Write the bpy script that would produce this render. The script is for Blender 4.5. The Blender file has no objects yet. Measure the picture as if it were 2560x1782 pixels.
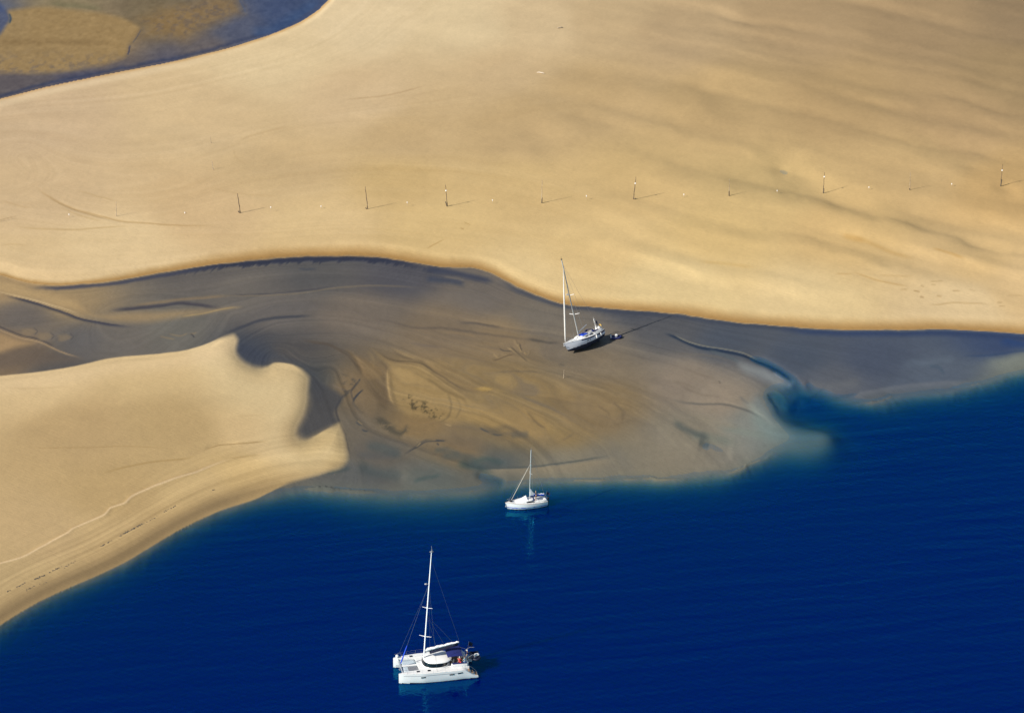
import bpy, math, random
import numpy as np
from mathutils import Vector, Matrix, Euler
R = math.radians
C = bpy.context.scene.collection
sc = bpy.context.scene

# ------------------------------------------------------------------ camera, sky, sun, exposure
CAM_H = 250.0; PITCH = R(23.0); FPX = 8830.0          # aerial view: 250 m up, long lens
cam = bpy.data.cameras.new('camera'); cam.sensor_width = 36.0; cam.lens = 36.0*FPX/2560.0
cam.clip_start = 1.0; cam.clip_end = 30000.0
camo = bpy.data.objects.new('camera', cam); C.objects.link(camo)
camo.location = (0, 0, CAM_H); camo.rotation_euler = (math.pi/2-PITCH, 0, 0)
sc.camera = camo
SUN_E = R(34.3); SUN_AZ = (-0.860, -0.510)            # towards the sun: left of and behind the camera
w = bpy.data.worlds.new('World'); sc.world = w; w.use_nodes = True
nt = w.node_tree; nt.nodes.clear()
sky = nt.nodes.new('ShaderNodeTexSky'); sky.sky_type = 'NISHITA'; sky.sun_disc = False
sky.sun_elevation = SUN_E; sky.sun_rotation = math.atan2(SUN_AZ[0], SUN_AZ[1]) % (2*math.pi)
bg = nt.nodes.new('ShaderNodeBackground'); bg.inputs['Strength'].default_value = 0.07
wo = nt.nodes.new('ShaderNodeOutputWorld')
nt.links.new(sky.outputs[0], bg.inputs[0]); nt.links.new(bg.outputs[0], wo.inputs[0])
sl = bpy.data.lights.new('sun', 'SUN'); sl.energy = 4.4; sl.angle = R(0.53); sl.color = (1.0, 0.93, 0.83)
so = bpy.data.objects.new('sun', sl); C.objects.link(so)
to_sun = Vector((SUN_AZ[0]*math.cos(SUN_E), SUN_AZ[1]*math.cos(SUN_E), math.sin(SUN_E)))
so.rotation_euler = (-to_sun).to_track_quat('-Z', 'Y').to_euler(); so.location = (-80, 380, 120)
sc.view_settings.view_transform = 'Standard'; sc.view_settings.look = 'None'
sc.view_settings.exposure = 0.5; sc.view_settings.gamma = 1.0
sc.cycles.max_bounces = 6; sc.cycles.transparent_max_bounces = 8

# ------------------------------------------------------------------ survey helpers (ground plane <-> photo chart)
cp_, sp_ = math.cos(PITCH), math.sin(PITCH)
def project(x, y, z):
    dz = z-CAM_H
    f = y*cp_-dz*sp_
    u = y*sp_+dz*cp_
    return 1280.0+FPX*x/f, 891.0-FPX*u/f
def ground(px, py, z=0.0):
    a = (px-1280.0)/FPX; b = (891.0-py)/FPX
    d = (a, cp_+b*sp_, -sp_+b*cp_)
    t = (z-CAM_H)/d[2]
    return d[0]*t, d[1]*t

# ------------------------------------------------------------------ materials
def lin(c):
    return tuple(((v/255.0)/12.92 if v/255.0 <= 0.04045 else (((v/255.0)+0.055)/1.055)**2.4) for v in c)
def mat(name, col, rough=0.5, metal=0.0, var=0.08, scale=3.0, spec=0.5, bump=0.0, coat=0.0):
    m = bpy.data.materials.new(name); m.use_nodes = True
    n = m.node_tree; p = n.nodes['Principled BSDF']
    p.inputs['Roughness'].default_value = rough; p.inputs['Metallic'].default_value = metal
    p.inputs['Specular IOR Level'].default_value = spec
    p.inputs['Coat Weight'].default_value = coat
    tc = n.nodes.new('ShaderNodeTexCoord')
    no = n.nodes.new('ShaderNodeTexNoise'); no.inputs['Scale'].default_value = scale; no.inputs['Detail'].default_value = 5
    n.links.new(tc.outputs['Object'], no.inputs['Vector'])
    mr = n.nodes.new('ShaderNodeMapRange'); mr.inputs[1].default_value = 0.3; mr.inputs[2].default_value = 0.7
    mr.inputs[3].default_value = 1-var; mr.inputs[4].default_value = 1+var
    n.links.new(no.outputs[0], mr.inputs[0])
    mx = n.nodes.new('ShaderNodeVectorMath'); mx.operation = 'SCALE'; mx.inputs[0].default_value = col
    n.links.new(mr.outputs[0], mx.inputs['Scale']); n.links.new(mx.outputs[0], p.inputs['Base Color'])
    if bump:
        b = n.nodes.new('ShaderNodeBump'); b.inputs['Strength'].default_value = bump; b.inputs['Distance'].default_value = 0.05
        n.links.new(no.outputs[0], b.inputs['Height']); n.links.new(b.outputs[0], p.inputs['Normal'])
    return m
KILL = (1.325, 1.31, 1.32)            # light on level sand (exposure included), used to turn photo tones into base colours
KWET = (0.96, 0.945, 0.91)            # wet ground also mirrors some sky
WATER_DEEP = (0.0, 0.0020, 0.079); WATER_K = (1.3, 0.6, 0.46); WATER_GLOSS = (.04, .72, .95); WAVE = 0.125
BANKH = 0.65; LOWH = 0.45              # height of the sand banks above the flat, metres
# ------------------------------------------------------------------ sand bank, mud flat and sea bed: one sheet
def smooth(a, b, x):
    t = np.clip((x-a)/(b-a), 0, 1); return t*t*(3-2*t)
def catmull(p, n=6):
    """smooth curve through traced points, tangents kept shorter than the neighbouring legs"""
    p = np.array([tuple(q) for q in p], float)
    if len(p) < 3 or n <= 1: return p
    d = p[1:]-p[:-1]; l = np.hypot(d[:, 0], d[:, 1])+1e-9; u = d/l[:, None]
    tg = np.zeros_like(p); tg[0] = d[0]; tg[-1] = d[-1]
    for i in range(1, len(p)-1): tg[i] = (u[i-1]+u[i])/2*min(l[i-1], l[i])
    out = []
    for i in range(len(p)-1):
        for k in range(n):
            t = k/n; t2 = t*t; t3 = t2*t
            out.append((2*t3-3*t2+1)*p[i]+(t3-2*t2+t)*tg[i]+(-2*t3+3*t2)*p[i+1]+(t3-t2)*tg[i+1])
    out.append(p[-1]); return np.array(out)
def hash2(ix, iy, seed):
    h = (ix.astype(np.int64)*374761393+iy.astype(np.int64)*668265263+seed*982451653) & 0x7fffffff
    h = ((h ^ (h >> 13))*1274126177) & 0x7fffffff
    return ((h ^ (h >> 16)) & 0xffff)/65535.0
def vnoise(x, y, seed=0):
    ix = np.floor(x); iy = np.floor(y); fx = x-ix; fy = y-iy
    fx = fx*fx*fx*(fx*(fx*6-15)+10); fy = fy*fy*fy*(fy*(fy*6-15)+10)
    ix = ix.astype(np.int64); iy = iy.astype(np.int64)
    a = hash2(ix, iy, seed); b = hash2(ix+1, iy, seed); c = hash2(ix, iy+1, seed); d = hash2(ix+1, iy+1, seed)
    return (a*(1-fx)+b*fx)*(1-fy)+(c*(1-fx)+d*fx)*fy
def fbm(x, y, seed=0, o=4, g=0.5):
    s = np.zeros_like(x); a = 1.0; tot = 0
    for k in range(o):
        s += a*(vnoise(x, y, seed+k*17)-0.5); tot += a; a *= g; x = x*2.03+11.3; y = y*2.03+7.7
    return s/tot*2.0      # about -1..1

# sheet grid: dense where the photo looks, growing strides out to the horizon
gu = np.linspace(-1, 1, 1201)
gy = [428.0]
while gy[-1] < 890.0: gy.append(gy[-1]+0.25*(gy[-1]/456.0)**2)
gy = np.array(gy)
def halfw(y): return 10.0+0.165*np.sqrt(y*y+250.0**2)      # half width of the surveyed strip
GU, WY = np.meshgrid(gu, gy)
WX = GU*halfw(WY)
SHP = WX.shape
WX = WX.ravel(); WY = WY.ravel()

def crop(x0, y0, wpx, wim): return lambda *pts: [(x0+p[0]*wpx/wim, y0+p[1]*wpx/wim) for p in pts]
A = crop(0, 0, 860, 2290); B = crop(850, 0, 860, 2290); Cc = crop(1700, 0, 860, 2290)
D = crop(0, 590, 860, 2290); E = crop(850, 590, 860, 2290); F = crop(1700, 590, 860, 2290)
G = crop(0, 1180, 860, 2290); H = crop(1700, 1180, 860, 2290)
K2 = crop(860, 840, 400, 2283); K3 = crop(1200, 780, 300, 2179); K4 = crop(1660, 780, 500, 2283)
K5 = crop(560, 440, 400, 2283); K6 = crop(2100, 640, 460, 2296); K7 = crop(800, 1040, 540, 2296); K8 = crop(1900, 380, 660, 2296)

PX = PY = None
def seg(pts, pad, n=6, jit=None):
    """distance, along (0..1) and side (+ = below the line) of sheet points near a traced line"""
    q = catmull(pts, n)
    x0, y0 = q.min(0)-pad; x1, y1 = q.max(0)+pad
    idx = np.nonzero((PX > x0) & (PX < x1) & (PY > y0) & (PY < y1))[0]
    x = PX[idx]; y = PY[idx]
    if jit is not None and jit >= 0: x = x+jit*NJ1[idx]; y = y+jit*0.6*NJ2[idx]
    elif jit is not None: x = x-jit*NB1[idx]; y = y-jit*0.6*NB2[idx]
    best = np.full(len(idx), 1e18); tt = np.zeros(len(idx)); sd = np.ones(len(idx))
    L = np.r_[0, np.cumsum(np.hypot(*(q[1:]-q[:-1]).T))]; LT = max(L[-1], 1e-6)
    for k in range(len(q)-1):
        ax, ay = q[k]; dx, dy = q[k+1]-q[k]; l2 = dx*dx+dy*dy+1e-9
        t = np.clip(((x-ax)*dx+(y-ay)*dy)/l2, 0, 1)
        ex = x-ax-t*dx; ey = y-ay-t*dy; d = ex*ex+ey*ey
        m = d < best
        best[m] = d[m]; tt[m] = (L[k]+t[m]*math.sqrt(l2))/LT
        sd[m] = np.sign(dx*ey[m]-dy*ex[m]+1e-12)
    return idx, np.sqrt(best), tt, sd
def inside(pts, n=6, closed_smooth=False):
    q = catmull(list(pts), n); x = PX; y = PY
    ins = np.zeros(len(x), bool)
    for k in range(len(q)):
        ax, ay = q[k]; bx, by = q[(k+1) % len(q)]
        if ay == by: continue
        c = (ay > y) != (by > y)
        ins ^= c & (x < (bx-ax)*(y-ay)/(by-ay)+ax)
    return ins
def sdist(pts, far=400, n=6, jit=None):
    """signed distance, + below the line"""
    out = np.full(len(PX), np.nan)
    idx, d, t, s = seg(pts, far, n, jit)
    out[idx] = d*s
    return out

# traced shore and bank lines
S1 = [(-700, 400), (-300, 312)]+A((0, 662), (300, 585), (700, 500), (1100, 425), (1500, 330), (1800, 235), (2000, 150), (2120, 70), (2190, 0))+[(860, -70), (900, -250), (930, -600)]
S2 = [(-700, 640), (-200, 668)]+D((0, 268), (150, 310), (350, 335), (600, 322), (850, 290), (1100, 245), (1400, 200), (1700, 165), (2000, 145), (2270, 140)) + \
     E((150, 142), (300, 152), (500, 185), (700, 215), (880, 217), (1000, 250), (1150, 330), (1300, 395), (1500, 460), (1700, 480), (2000, 505), (2270, 527)) + \
     F((300, 572), (600, 600), (900, 625), (1150, 632), (1500, 630), (1800, 628), (2050, 640), (2290, 655))+[(2900, 850), (3500, 840)]
S3 = [(-700, 990), (-250, 955)]+D((0, 935), (250, 910), (500, 870), (700, 825), (850, 805), (1050, 790), (1250, 762), (1400, 715), (1480, 675), (1560, 652))
S3R = D((1560, 652), (1590, 690), (1580, 770), (1620, 825), (1700, 862), (1780, 865), (1830, 847), (1930, 858), (2020, 892), (2065, 940), (2062, 1020), (2058, 1100), (2030, 1200), (1990, 1280), (1985, 1325), (2030, 1352), (2100, 1330), (2200, 1275), (2262, 1240)) + \
      E((20, 1275), (45, 1350), (60, 1430), (62, 1490), (40, 1530), (0, 1562))
SEA_L = [(-700, 1820), (-300, 1665)]+G((0, 1020), (100, 955), (250, 868), (500, 752), (700, 665), (900, 560), (1100, 440), (1300, 330), (1500, 245), (1700, 180), (1900, 130), (2150, 95))
SEA_R = K7((100, 760), (400, 790), (800, 820), (1200, 815), (1600, 790), (1900, 745), (2250, 690)) + \
        [(1400, 1200), (1480, 1198), (1600, 1196), (1700, 1195), (1809, 1182), (1870, 1158), (1926, 1136)] + \
        K4((1500, 1535), (1750, 1480), (1870, 1430), (1880, 1405), (1800, 1385), (1650, 1350), (1500, 1300), (1330, 1180), (1230, 1050), (1170, 930), (1260, 880), (1390, 930), (1420, 1010), (1490, 930), (1560, 900), (1680, 960), (1800, 970), (1900, 1000), (2050, 1040)) + \
        F((1100, 1115), (1300, 1090), (1600, 1050), (1900, 1010), (2100, 960), (2290, 905))+[(2900, 880), (3500, 830)]
SEA = SEA_L+SEA_R
LOWBANK = S3+S3R[1:]+D((2150, 1590))+[(800, 1190), (700, 1218)]+list(reversed(SEA_L))[2:]

# chart position of every sheet point, allowing for the height of the banks
def macro():
    d2 = sdist(S2, 300); d1 = sdist(S1, 300)
    in_main = np.where(np.isnan(d2), 0, (d2 < 0)*smooth(0, 45, -d2))
    far_main = np.isnan(d2) & inside(list(S1)+[(930, -900), (3600, -900), (3600, 840)]+list(reversed(S2)), 1)
    in_main = np.where(far_main, 1.0, in_main)
    in_main = in_main*np.where(np.isnan(d1), 1.0, smooth(2, 16, d1))
    return in_main
Z0 = np.zeros(len(WX))
for it in range(3):
    PX, PY = project(WX, WY, Z0)
    in_main = macro(); d2_ = sdist(S2, 200)
    lowb = inside(LOWBANK)
    d3 = sdist(S3, 260); d3r = sdist(S3R, 260); dsl = sdist(SEA_L, 420)
    e3 = np.fmin(np.where(np.isnan(d3), 999, np.abs(d3)), 1e9); e3r = np.where(np.isnan(d3r), 999, np.abs(d3r)); esl = np.where(np.isnan(dsl), 999, np.abs(dsl))
    in_low = lowb*smooth(1, 13, e3)*(1-np.clip(1-e3r/62, 0, 1)**2)*(0.25+0.75*smooth(0, 190, esl))*smooth(-2, 30, esl)
    zn = BANKH*in_main+LOWH*in_low
    zn = zn+in_main*0.75*smooth(1300, 2300, PX)*smooth(20, 160, np.where(np.isnan(d2_), 999, -d2_))
    Z0 = 0.5*(Z0+zn) if it else zn*0.9
PX, PY = project(WX, WY, Z0)
NJ1 = fbm(WX*0.35, WY*0.2, 5, 4); NJ2 = fbm(WX*0.35, WY*0.2, 55, 4)
NB1 = fbm(WX*0.05, WY*0.03, 9, 4); NB2 = fbm(WX*0.05, WY*0.03, 77, 4)
in_main = macro(); lowb = inside(LOWBANK)

def idw(samples, power=3.2, warp=14):
    x = PX+warp*NB1*2; y = PY+warp*NB2
    num = np.zeros((len(x), 3)); den = np.zeros(len(x))
    for sx, sy, c in samples:
        wgt = 1.0/(((x-sx)*0.6)**2+(y-sy)**2+350.0)**(power/2)
        num += wgt[:, None]*np.array(c, float); den += wgt
    return num/den[:, None]
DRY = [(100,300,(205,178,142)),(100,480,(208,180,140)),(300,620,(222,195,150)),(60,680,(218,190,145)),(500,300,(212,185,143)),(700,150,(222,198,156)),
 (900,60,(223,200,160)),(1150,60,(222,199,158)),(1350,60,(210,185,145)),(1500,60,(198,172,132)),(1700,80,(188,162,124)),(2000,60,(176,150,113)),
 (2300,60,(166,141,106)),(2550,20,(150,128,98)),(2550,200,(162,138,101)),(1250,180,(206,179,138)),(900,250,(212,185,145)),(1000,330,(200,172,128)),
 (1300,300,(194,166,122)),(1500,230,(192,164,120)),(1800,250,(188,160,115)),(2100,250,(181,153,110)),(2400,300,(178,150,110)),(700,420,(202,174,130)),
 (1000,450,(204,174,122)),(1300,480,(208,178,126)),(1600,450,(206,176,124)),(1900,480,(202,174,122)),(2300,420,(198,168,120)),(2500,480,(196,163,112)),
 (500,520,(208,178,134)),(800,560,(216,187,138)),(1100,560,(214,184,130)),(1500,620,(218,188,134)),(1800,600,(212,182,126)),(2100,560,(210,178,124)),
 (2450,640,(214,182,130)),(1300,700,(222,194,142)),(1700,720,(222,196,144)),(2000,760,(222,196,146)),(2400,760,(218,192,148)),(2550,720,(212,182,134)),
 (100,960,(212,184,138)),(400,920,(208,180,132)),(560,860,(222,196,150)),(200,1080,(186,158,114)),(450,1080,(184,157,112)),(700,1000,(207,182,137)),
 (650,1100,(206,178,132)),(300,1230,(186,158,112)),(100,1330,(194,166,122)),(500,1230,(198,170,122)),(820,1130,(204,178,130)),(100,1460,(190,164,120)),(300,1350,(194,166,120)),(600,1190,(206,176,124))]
FLAT = [(30,720,(172,146,108)),(180,760,(160,138,104)),(60,790,(112,104,98)),(200,850,(106,102,100)),(300,850,(112,106,100)),(450,830,(110,107,101)),(150,930,(92,88,86)),(30,880,(150,124,92)),(500,690,(100,95,92)),
 (800,680,(92,90,90)),(1000,690,(84,83,90)),(700,780,(110,104,100)),(900,790,(120,109,98)),(1200,740,(113,105,98)),(1100,830,(128,112,92)),(1350,800,(118,110,100)),
 (1250,960,(142,120,82)),(1050,950,(148,124,86)),(900,960,(130,110,82)),(1500,900,(132,118,98)),(1500,1000,(138,118,86)),(1400,1080,(142,121,84)),(1700,950,(142,129,114)),
 (1800,1000,(148,135,119)),(1700,1080,(138,130,114)),(1900,1060,(132,134,128)),(780,950,(72,74,76)),(650,870,(70,73,82)),(720,880,(88,84,82)),(950,1130,(104,98,90)),
 (1150,1130,(126,108,82)),(1250,1160,(92,96,94)),(900,1200,(90,92,92)),(1650,830,(88,89,94)),(1800,850,(78,85,98)),(2000,900,(75,84,100)),(2200,900,(74,83,102)),
 (2500,860,(60,75,108)),(2100,960,(90,95,106)),(2350,935,(86,96,112)),(2550,910,(122,127,120)),(1600,775,(80,83,93)),(1500,850,(122,114,104)),(1050,1050,(146,121,82)),(1300,1060,(146,122,82)),(600,740,(112,106,100)),
 (1100,1200,(100,104,100)),(1400,1180,(134,128,112)),(1500,1160,(128,122,108)),(1250,860,(140,120,92)),(850,1090,(112,103,90))]
CH1 = [(100,60,(150,130,98)),(250,110,(152,128,94)),(60,200,(96,90,94)),(300,180,(96,90,94)),(500,130,(104,97,98)),(600,60,(84,90,112)),(700,40,(66,80,114)),(400,40,(120,106,82)),(150,20,(140,126,98)),(10,60,(74,86,118)),(200,210,(80,80,98)),(450,160,(86,86,102))]
col = idw(FLAT, 3.6)
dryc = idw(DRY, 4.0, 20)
topch = inside([(-900, 460)]+S1[:-1]+[(930, -900), (-2500, -900)], 1)
chc = idw(CH1, 4)
col = np.where(topch[:, None], chc, col)

# water-worn streaks on the flat: grain that follows the traced flow lines
FLOW = [(0, S2), (2.2, [(480,770),(700,722),(1000,732),(1300,792),(1640,832),(1800,880),(1960,960),(2010,1030)]),
 (3.6, [(590,800),(800,772),(1050,802),(1240,836),(1390,850),(1550,900),(1800,960),(1900,1010),(2060,1095)]),
 (5.0, [(700,830),(900,832),(1100,900),(1260,980),(1450,1010),(1560,1060),(1600,1110),(1660,1180)]),
 (6.4, [(760,870),(960,882),(1080,930),(1180,980),(1240,1000),(1350,1080),(1420,1140),(1450,1200)]),
 (7.8, [(850,900),(895,960),(950,1040),(1090,1065),(1200,1090),(1300,1150),(1330,1210)]),
 (9.2, [(826,940),(845,1040),(900,1110),(1050,1170),(1200,1225)]),
 (3.0, [(0,860),(200,800),(330,760),(480,772)]), (1.4, [(0,740),(150,765),(300,800),(480,770)]), (10.5, [(700,900),(760,960),(800,1060),(830,1170)])]
num = np.zeros(len(PX)); den = np.zeros(len(PX))
for v, pts in FLOW:
    idx, d, t, s = seg(pts, 700, 3)
    wgt = 1.0/(d+12)**2.5; num[idx] += wgt*v; den[idx] += wgt
psi = num/np.maximum(den, 1e-12)+0.22*NB1+0.03*NJ1
str1 = fbm(psi*2.6, WX*0.02+WY*0.008, 31, 4, 0.6); str2 = fbm(psi*9, WX*0.05+WY*0.02, 37, 3, 0.6)
flatm = (~lowb) & (in_main < 0.5) & (~topch)
wob = 9*NJ1
streak = (9*str1+3*str2+5*NB2)*(1-.7*smooth(1650, 1850, PX)*smooth(1010, 960, PY))
col += np.where(flatm, streak, 0)[:, None]*np.array([1.0, 0.86, 0.62])
cool = np.clip(fbm(psi*3.3+5, WX*0.015, 91, 3), 0, 1)
col = np.where(flatm[:, None], col*(1-0.13*cool[:, None])+np.array([74, 76, 82])*0.13*cool[:, None], col)

hgt = np.zeros(len(PX)); wet = np.zeros(len(PX))
def paint(pts, c, wa, wb=None, a=1.0, soft=1.0, jit=3.0, taper=0.2, n=6, only=None):
    global col
    wb = wa if wb is None else wb
    idx, d, t, s = seg(pts, max(wa, wb)+abs(jit)*2+4, n, jit)
    wd = np.where(s > 0, wb, wa)
    k = 1-smooth(np.maximum(wd*(1-soft), 0), wd+1e-6, d)
    if taper: k = k*smooth(0, taper, t)*smooth(0, taper, 1-t)
    k = k*a
    if only is not None: k = k*only[idx]
    col[idx] = col[idx]*(1-k[:, None])+np.array(c, float)*k[:, None]
def fill(pts, c, a=1.0, fe=10, jit=3.0, n=6):
    global col
    pts = list(pts)+[pts[0]]
    ins = inside(pts, n)
    idx, d, t, s = seg(pts, fe+400, n, jit)
    k = np.zeros(len(PX)); k[idx] = smooth(-0.5*fe, fe, np.where(ins[idx], d, -d))
    k = np.clip(k, 0, 1)*a
    col = col*(1-k[:, None])+np.array(c, float)*k[:, None]
    return k
def relief(pts, amp, wa, wb=None, kind='v', taper=0.25, jit=2.0, n=6):
    """height stroke: v = groove with straight sides, g = rounded, s = odd step that falls away beyond the line"""
    wb = wa if wb is None else wb
    idx, d, t, s = seg(pts, 3*max(wa, wb)+10, n, -5.0*jit)
    wd = np.where(s > 0, wb, wa)
    if kind == 'v': k = np.clip(1-np.sqrt((d/wd)**2+.012), 0, 1); k = k*k*(1.6-.6*k)
    elif kind == 'g': k = np.exp(-(d/wd)**2)
    else: x = s*d/wd; k = x*np.exp(0.5-0.5*x*x)
    if taper: k = k*smooth(0, taper, t)*smooth(0, taper, 1-t)
    hgt[idx] += amp*k

# ---- flat: left spit, gullies and lobes
fill(D((-200, 250), (330, 355), (430, 375), (530, 400), (560, 470), (640, 520), (800, 505), (1200, 490), (1600, 480), (1480, 505), (1000, 588), (800, 588), (600, 545), (400, 485), (200, 430), (0, 385), (-200, 340)), (164, 140, 104), 0.8, 16)
fill(D((-250, 270), (0, 290), (200, 350), (330, 380), (500, 430), (560, 500), (420, 485), (200, 430), (0, 385), (-250, 330)), (188, 160, 116), 0.75, 14)
fill(D((-300, 560), (0, 632), (130, 690), (260, 715), (400, 778), (560, 825), (380, 870), (0, 920), (-300, 950)), (104, 92, 82), 0.8, 24)
fill(D((-300, 580), (0, 635), (130, 690), (240, 715), (100, 760), (0, 790), (-300, 830)), (176, 146, 106), 0.85, 14)
paint(D((-100, 600), (0, 628), (130, 680), (260, 707), (400, 770), (560, 820)), (172, 146, 112), 1.5, 5, 0.9, 1, 1.5)
paint(D((-100, 590), (0, 612), (130, 665), (260, 695), (400, 757)), (66, 62, 66), 5, 2, 0.7, 1, 1.5)
paint(D((0, 388), (200, 436), (400, 500), (520, 545), (700, 585), (900, 610)), (52, 54, 72), 2, 9, 0.85, 1, 2)
paint(D((-100, 365), (0, 380), (200, 425), (400, 482), (560, 535)), (206, 180, 138), 3.5, 1, 0.8, 1, 1)
paint(D((700, 500), (850, 490), (1050, 470), (1200, 452), (1300, 458), (1400, 475), (1500, 485)), (66, 64, 74), 8, 7, 0.85, 1, 3)
paint(D((850, 475), (1050, 448), (1250, 425), (1480, 408), (1560, 404)), (140, 120, 94), 7, 5, 0.7, 1, 3)
paint(D((1180, 545), (1350, 520), (1480, 492), (1610, 476)), (170, 146, 104), 3, 4, 0.8, 1, 2)
for q in [((1120, 655), (1200, 670), (1260, 650)), ((1060, 670), (1120, 685), (1170, 695)), ((1260, 660), (1290, 655), (1310, 648))]: paint(D(*q), (148, 128, 98), 3, 3, 0.6, 1, 2)
paint(D((1265, 655), (1280, 665), (1295, 685)), (54, 54, 62), 2.5, 2.5, 0.9, 1, 1)
for (ax, ay) in [(180, 640), (290, 670), (420, 675)]:
    fill(D((ax-40, ay-18), (ax+30, ay-22), (ax+60, ay), (ax+40, ay+22), (ax-30, ay+32)), (140, 122, 98), 0.6, 6, 4)
    paint(D((ax+40, ay-30), (ax+68, ay), (ax+45, ay+26)), (78, 74, 74), 2, 2, 0.7, 1, 1)
paint(D((1480, 660), (1560, 630), (1640, 600), (1750, 560), (1900, 545), (2100, 535)), (58, 62, 74), 6, 7, 0.75, 1, 3)
paint(D((1450, 400), (1700, 390), (1900, 380), (2290, 330)), (70, 68, 76), 2, 3, 0.6, 1, 2)
paint(D((1350, 395), (1600, 400), (1900, 395), (2290, 345))+E((300, 335), (600, 350)), (134, 120, 98), 3, 4, 0.55, 1, 3)
paint(D((150, 345), (350, 352), (600, 335), (850, 305), (1100, 262), (1400, 215), (1700, 180), (2000, 162), (2270, 160))+E((200, 165), (400, 180), (520, 205)), (60, 64, 86), 6, 9, 0.8, 1, 5, 0.1)
paint(E((520, 210), (650, 235), (800, 260), (950, 290), (1050, 310)), (58, 64, 84), 12, 16, 0.8, 1, 5)
paint(E((550, 280), (700, 300), (850, 330)), (58, 66, 86), 14, 14, 0.7, 1, 6)
paint(E((680, 275), (750, 288), (840, 300)), (112, 106, 102), 5, 4, 0.8, 1, 4)
paint(E((470, 190), (540, 200), (600, 215)), (118, 110, 102), 5, 5, 0.7, 1, 5)
paint(E((1020, 275), (1150, 350), (1300, 410), (1480, 465), (1700, 490), (2000, 515), (2270, 540))+F((300, 585), (600, 612), (900, 640)), (62, 68, 84), 5, 12, 0.75, 1, 3, 0.1)
paint(F((600, 615), (900, 642), (1150, 650), (1500, 650), (1800, 648), (2050, 662), (2290, 680))+[(2700, 856)], (48, 64, 100), 5, 16, 0.85, 1, 3, 0.15)
paint(F((2100, 690), (2290, 720))+[(2650, 872)], (40, 66, 116), 10, 24, 0.7, 1, 5, 0.2)
paint(K5((1050, 1330), (1180, 1345), (1290, 1340), (1330, 1370)), (72, 76, 86), 5, 5, 0.7, 1, 3)
# braided ridges and rills over the fan
for q, c, a in [(E((100, 560), (280, 565), (480, 610), (700, 620), (850, 640), (1000, 660), (1240, 690), (1480, 705)), (84, 76, 72), .55),
 (E((760, 575), (900, 585), (1000, 600), (1110, 620)), (78, 72, 70), .7), (E((1220, 683), (1320, 700), (1400, 712), (1480, 715)), (74, 70, 66), .8),
 (E((640, 640), (800, 655), (950, 680)), (156, 132, 98), .6), (E((440, 710), (600, 740), (700, 745)), (112, 100, 92), .6),
 (E((300, 745), (430, 805), (540, 835), (640, 915), (760, 985), (880, 1025), (1020, 1045)), (98, 84, 66), .75),
 (E((320, 735), (450, 795), (560, 830)), (158, 134, 96), .55), (E((700, 915), (850, 940), (1000, 1010), (1100, 1040), (1250, 1080), (1400, 1110)), (166, 140, 88), .6),
 (E((560, 860), (700, 930), (800, 1000), (870, 1035), (990, 1050)), (112, 96, 70), .6), (E((0, 750), (80, 790), (130, 870), (160, 950)), (90, 78, 64), .7),
 (E((900, 925), (1100, 905), (1250, 905), (1400, 915)), (102, 92, 80), .7), (E((1050, 1040), (1250, 1060), (1450, 1090), (1650, 1130), (1750, 1160)), (110, 94, 72), .55),
 (E((1780, 1100), (1860, 1140), (1900, 1180), (1880, 1230)), (108, 96, 80), .5), (E((1500, 870), (1450, 858)), (90, 84, 76), .7),
 (E((250, 960), (290, 1000), (330, 1060), (350, 1120)), (92, 80, 66), .6), (E((250, 830), (310, 880), (320, 940), (270, 980)), (104, 88, 70), .6),
 (E((150, 1020), (100, 1090), (90, 1120), (130, 1170), (170, 1200)), (76, 72, 68), .7), (E((140, 950), (90, 1010), (40, 1060), (0, 1100)), (70, 68, 66), .6),
 (E((1230, 1150), (1290, 1210), (1340, 1270), (1380, 1300)), (102, 88, 70), .6), (E((1680, 1190), (1780, 1210), (1850, 1260), (1870, 1310)), (112, 98, 78), .5),
 (E((1480, 1370), (1520, 1340), (1560, 1310)), (110, 98, 82), .5), (E((410, 1480), (480, 1420), (560, 1370), (640, 1360)), (76, 74, 72), .8),
 (E((1100, 1000), (1200, 1010), (1400, 1030), (1700, 1060)), (156, 132, 88), .5), (E((1500, 960), (1700, 975), (1850, 970)), (120, 106, 88), .5),
 (K4((0, 980), (170, 1030), (480, 1055), (700, 1060), (900, 1110), (1060, 1180), (1180, 1250), (1280, 1340)), (88, 88, 86), .75),
 (K4((100, 780), (300, 900), (480, 960), (700, 980)), (118, 106, 92), .5), (K4((200, 640), (420, 720), (640, 800)), (118, 106, 94), .45), (K4((850, 960), (960, 1050), (990, 1090)), (96, 98, 100), .6),
 (K4((0, 490), (300, 490), (600, 520), (860, 600)), (116, 108, 98), .5), (K4((40, 800), (250, 830), (420, 920)), (120, 108, 92), .4)]:
    paint(q, c, 5, 6, a*.72, 1, 4, .3)
for q, c, a in [(K2((330, 180), (420, 330), (430, 520)), (150, 128, 92), .4), (K2((640, 480), (635, 650), (660, 850), (710, 980)), (158, 134, 94), .7),
 (K2((860, 290), (1050, 360), (1300, 530), (1560, 680), (1800, 780)), (164, 140, 98), .7), (K2((1100, 540), (1300, 680), (1480, 790), (1640, 900)), (118, 100, 70), .6),
 (K2((1700, 930), (1800, 1050), (1850, 1100)), (136, 114, 76), .5)]:
    paint(q, c, 6, 11, a*.8, 1, 4, .3)
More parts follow.
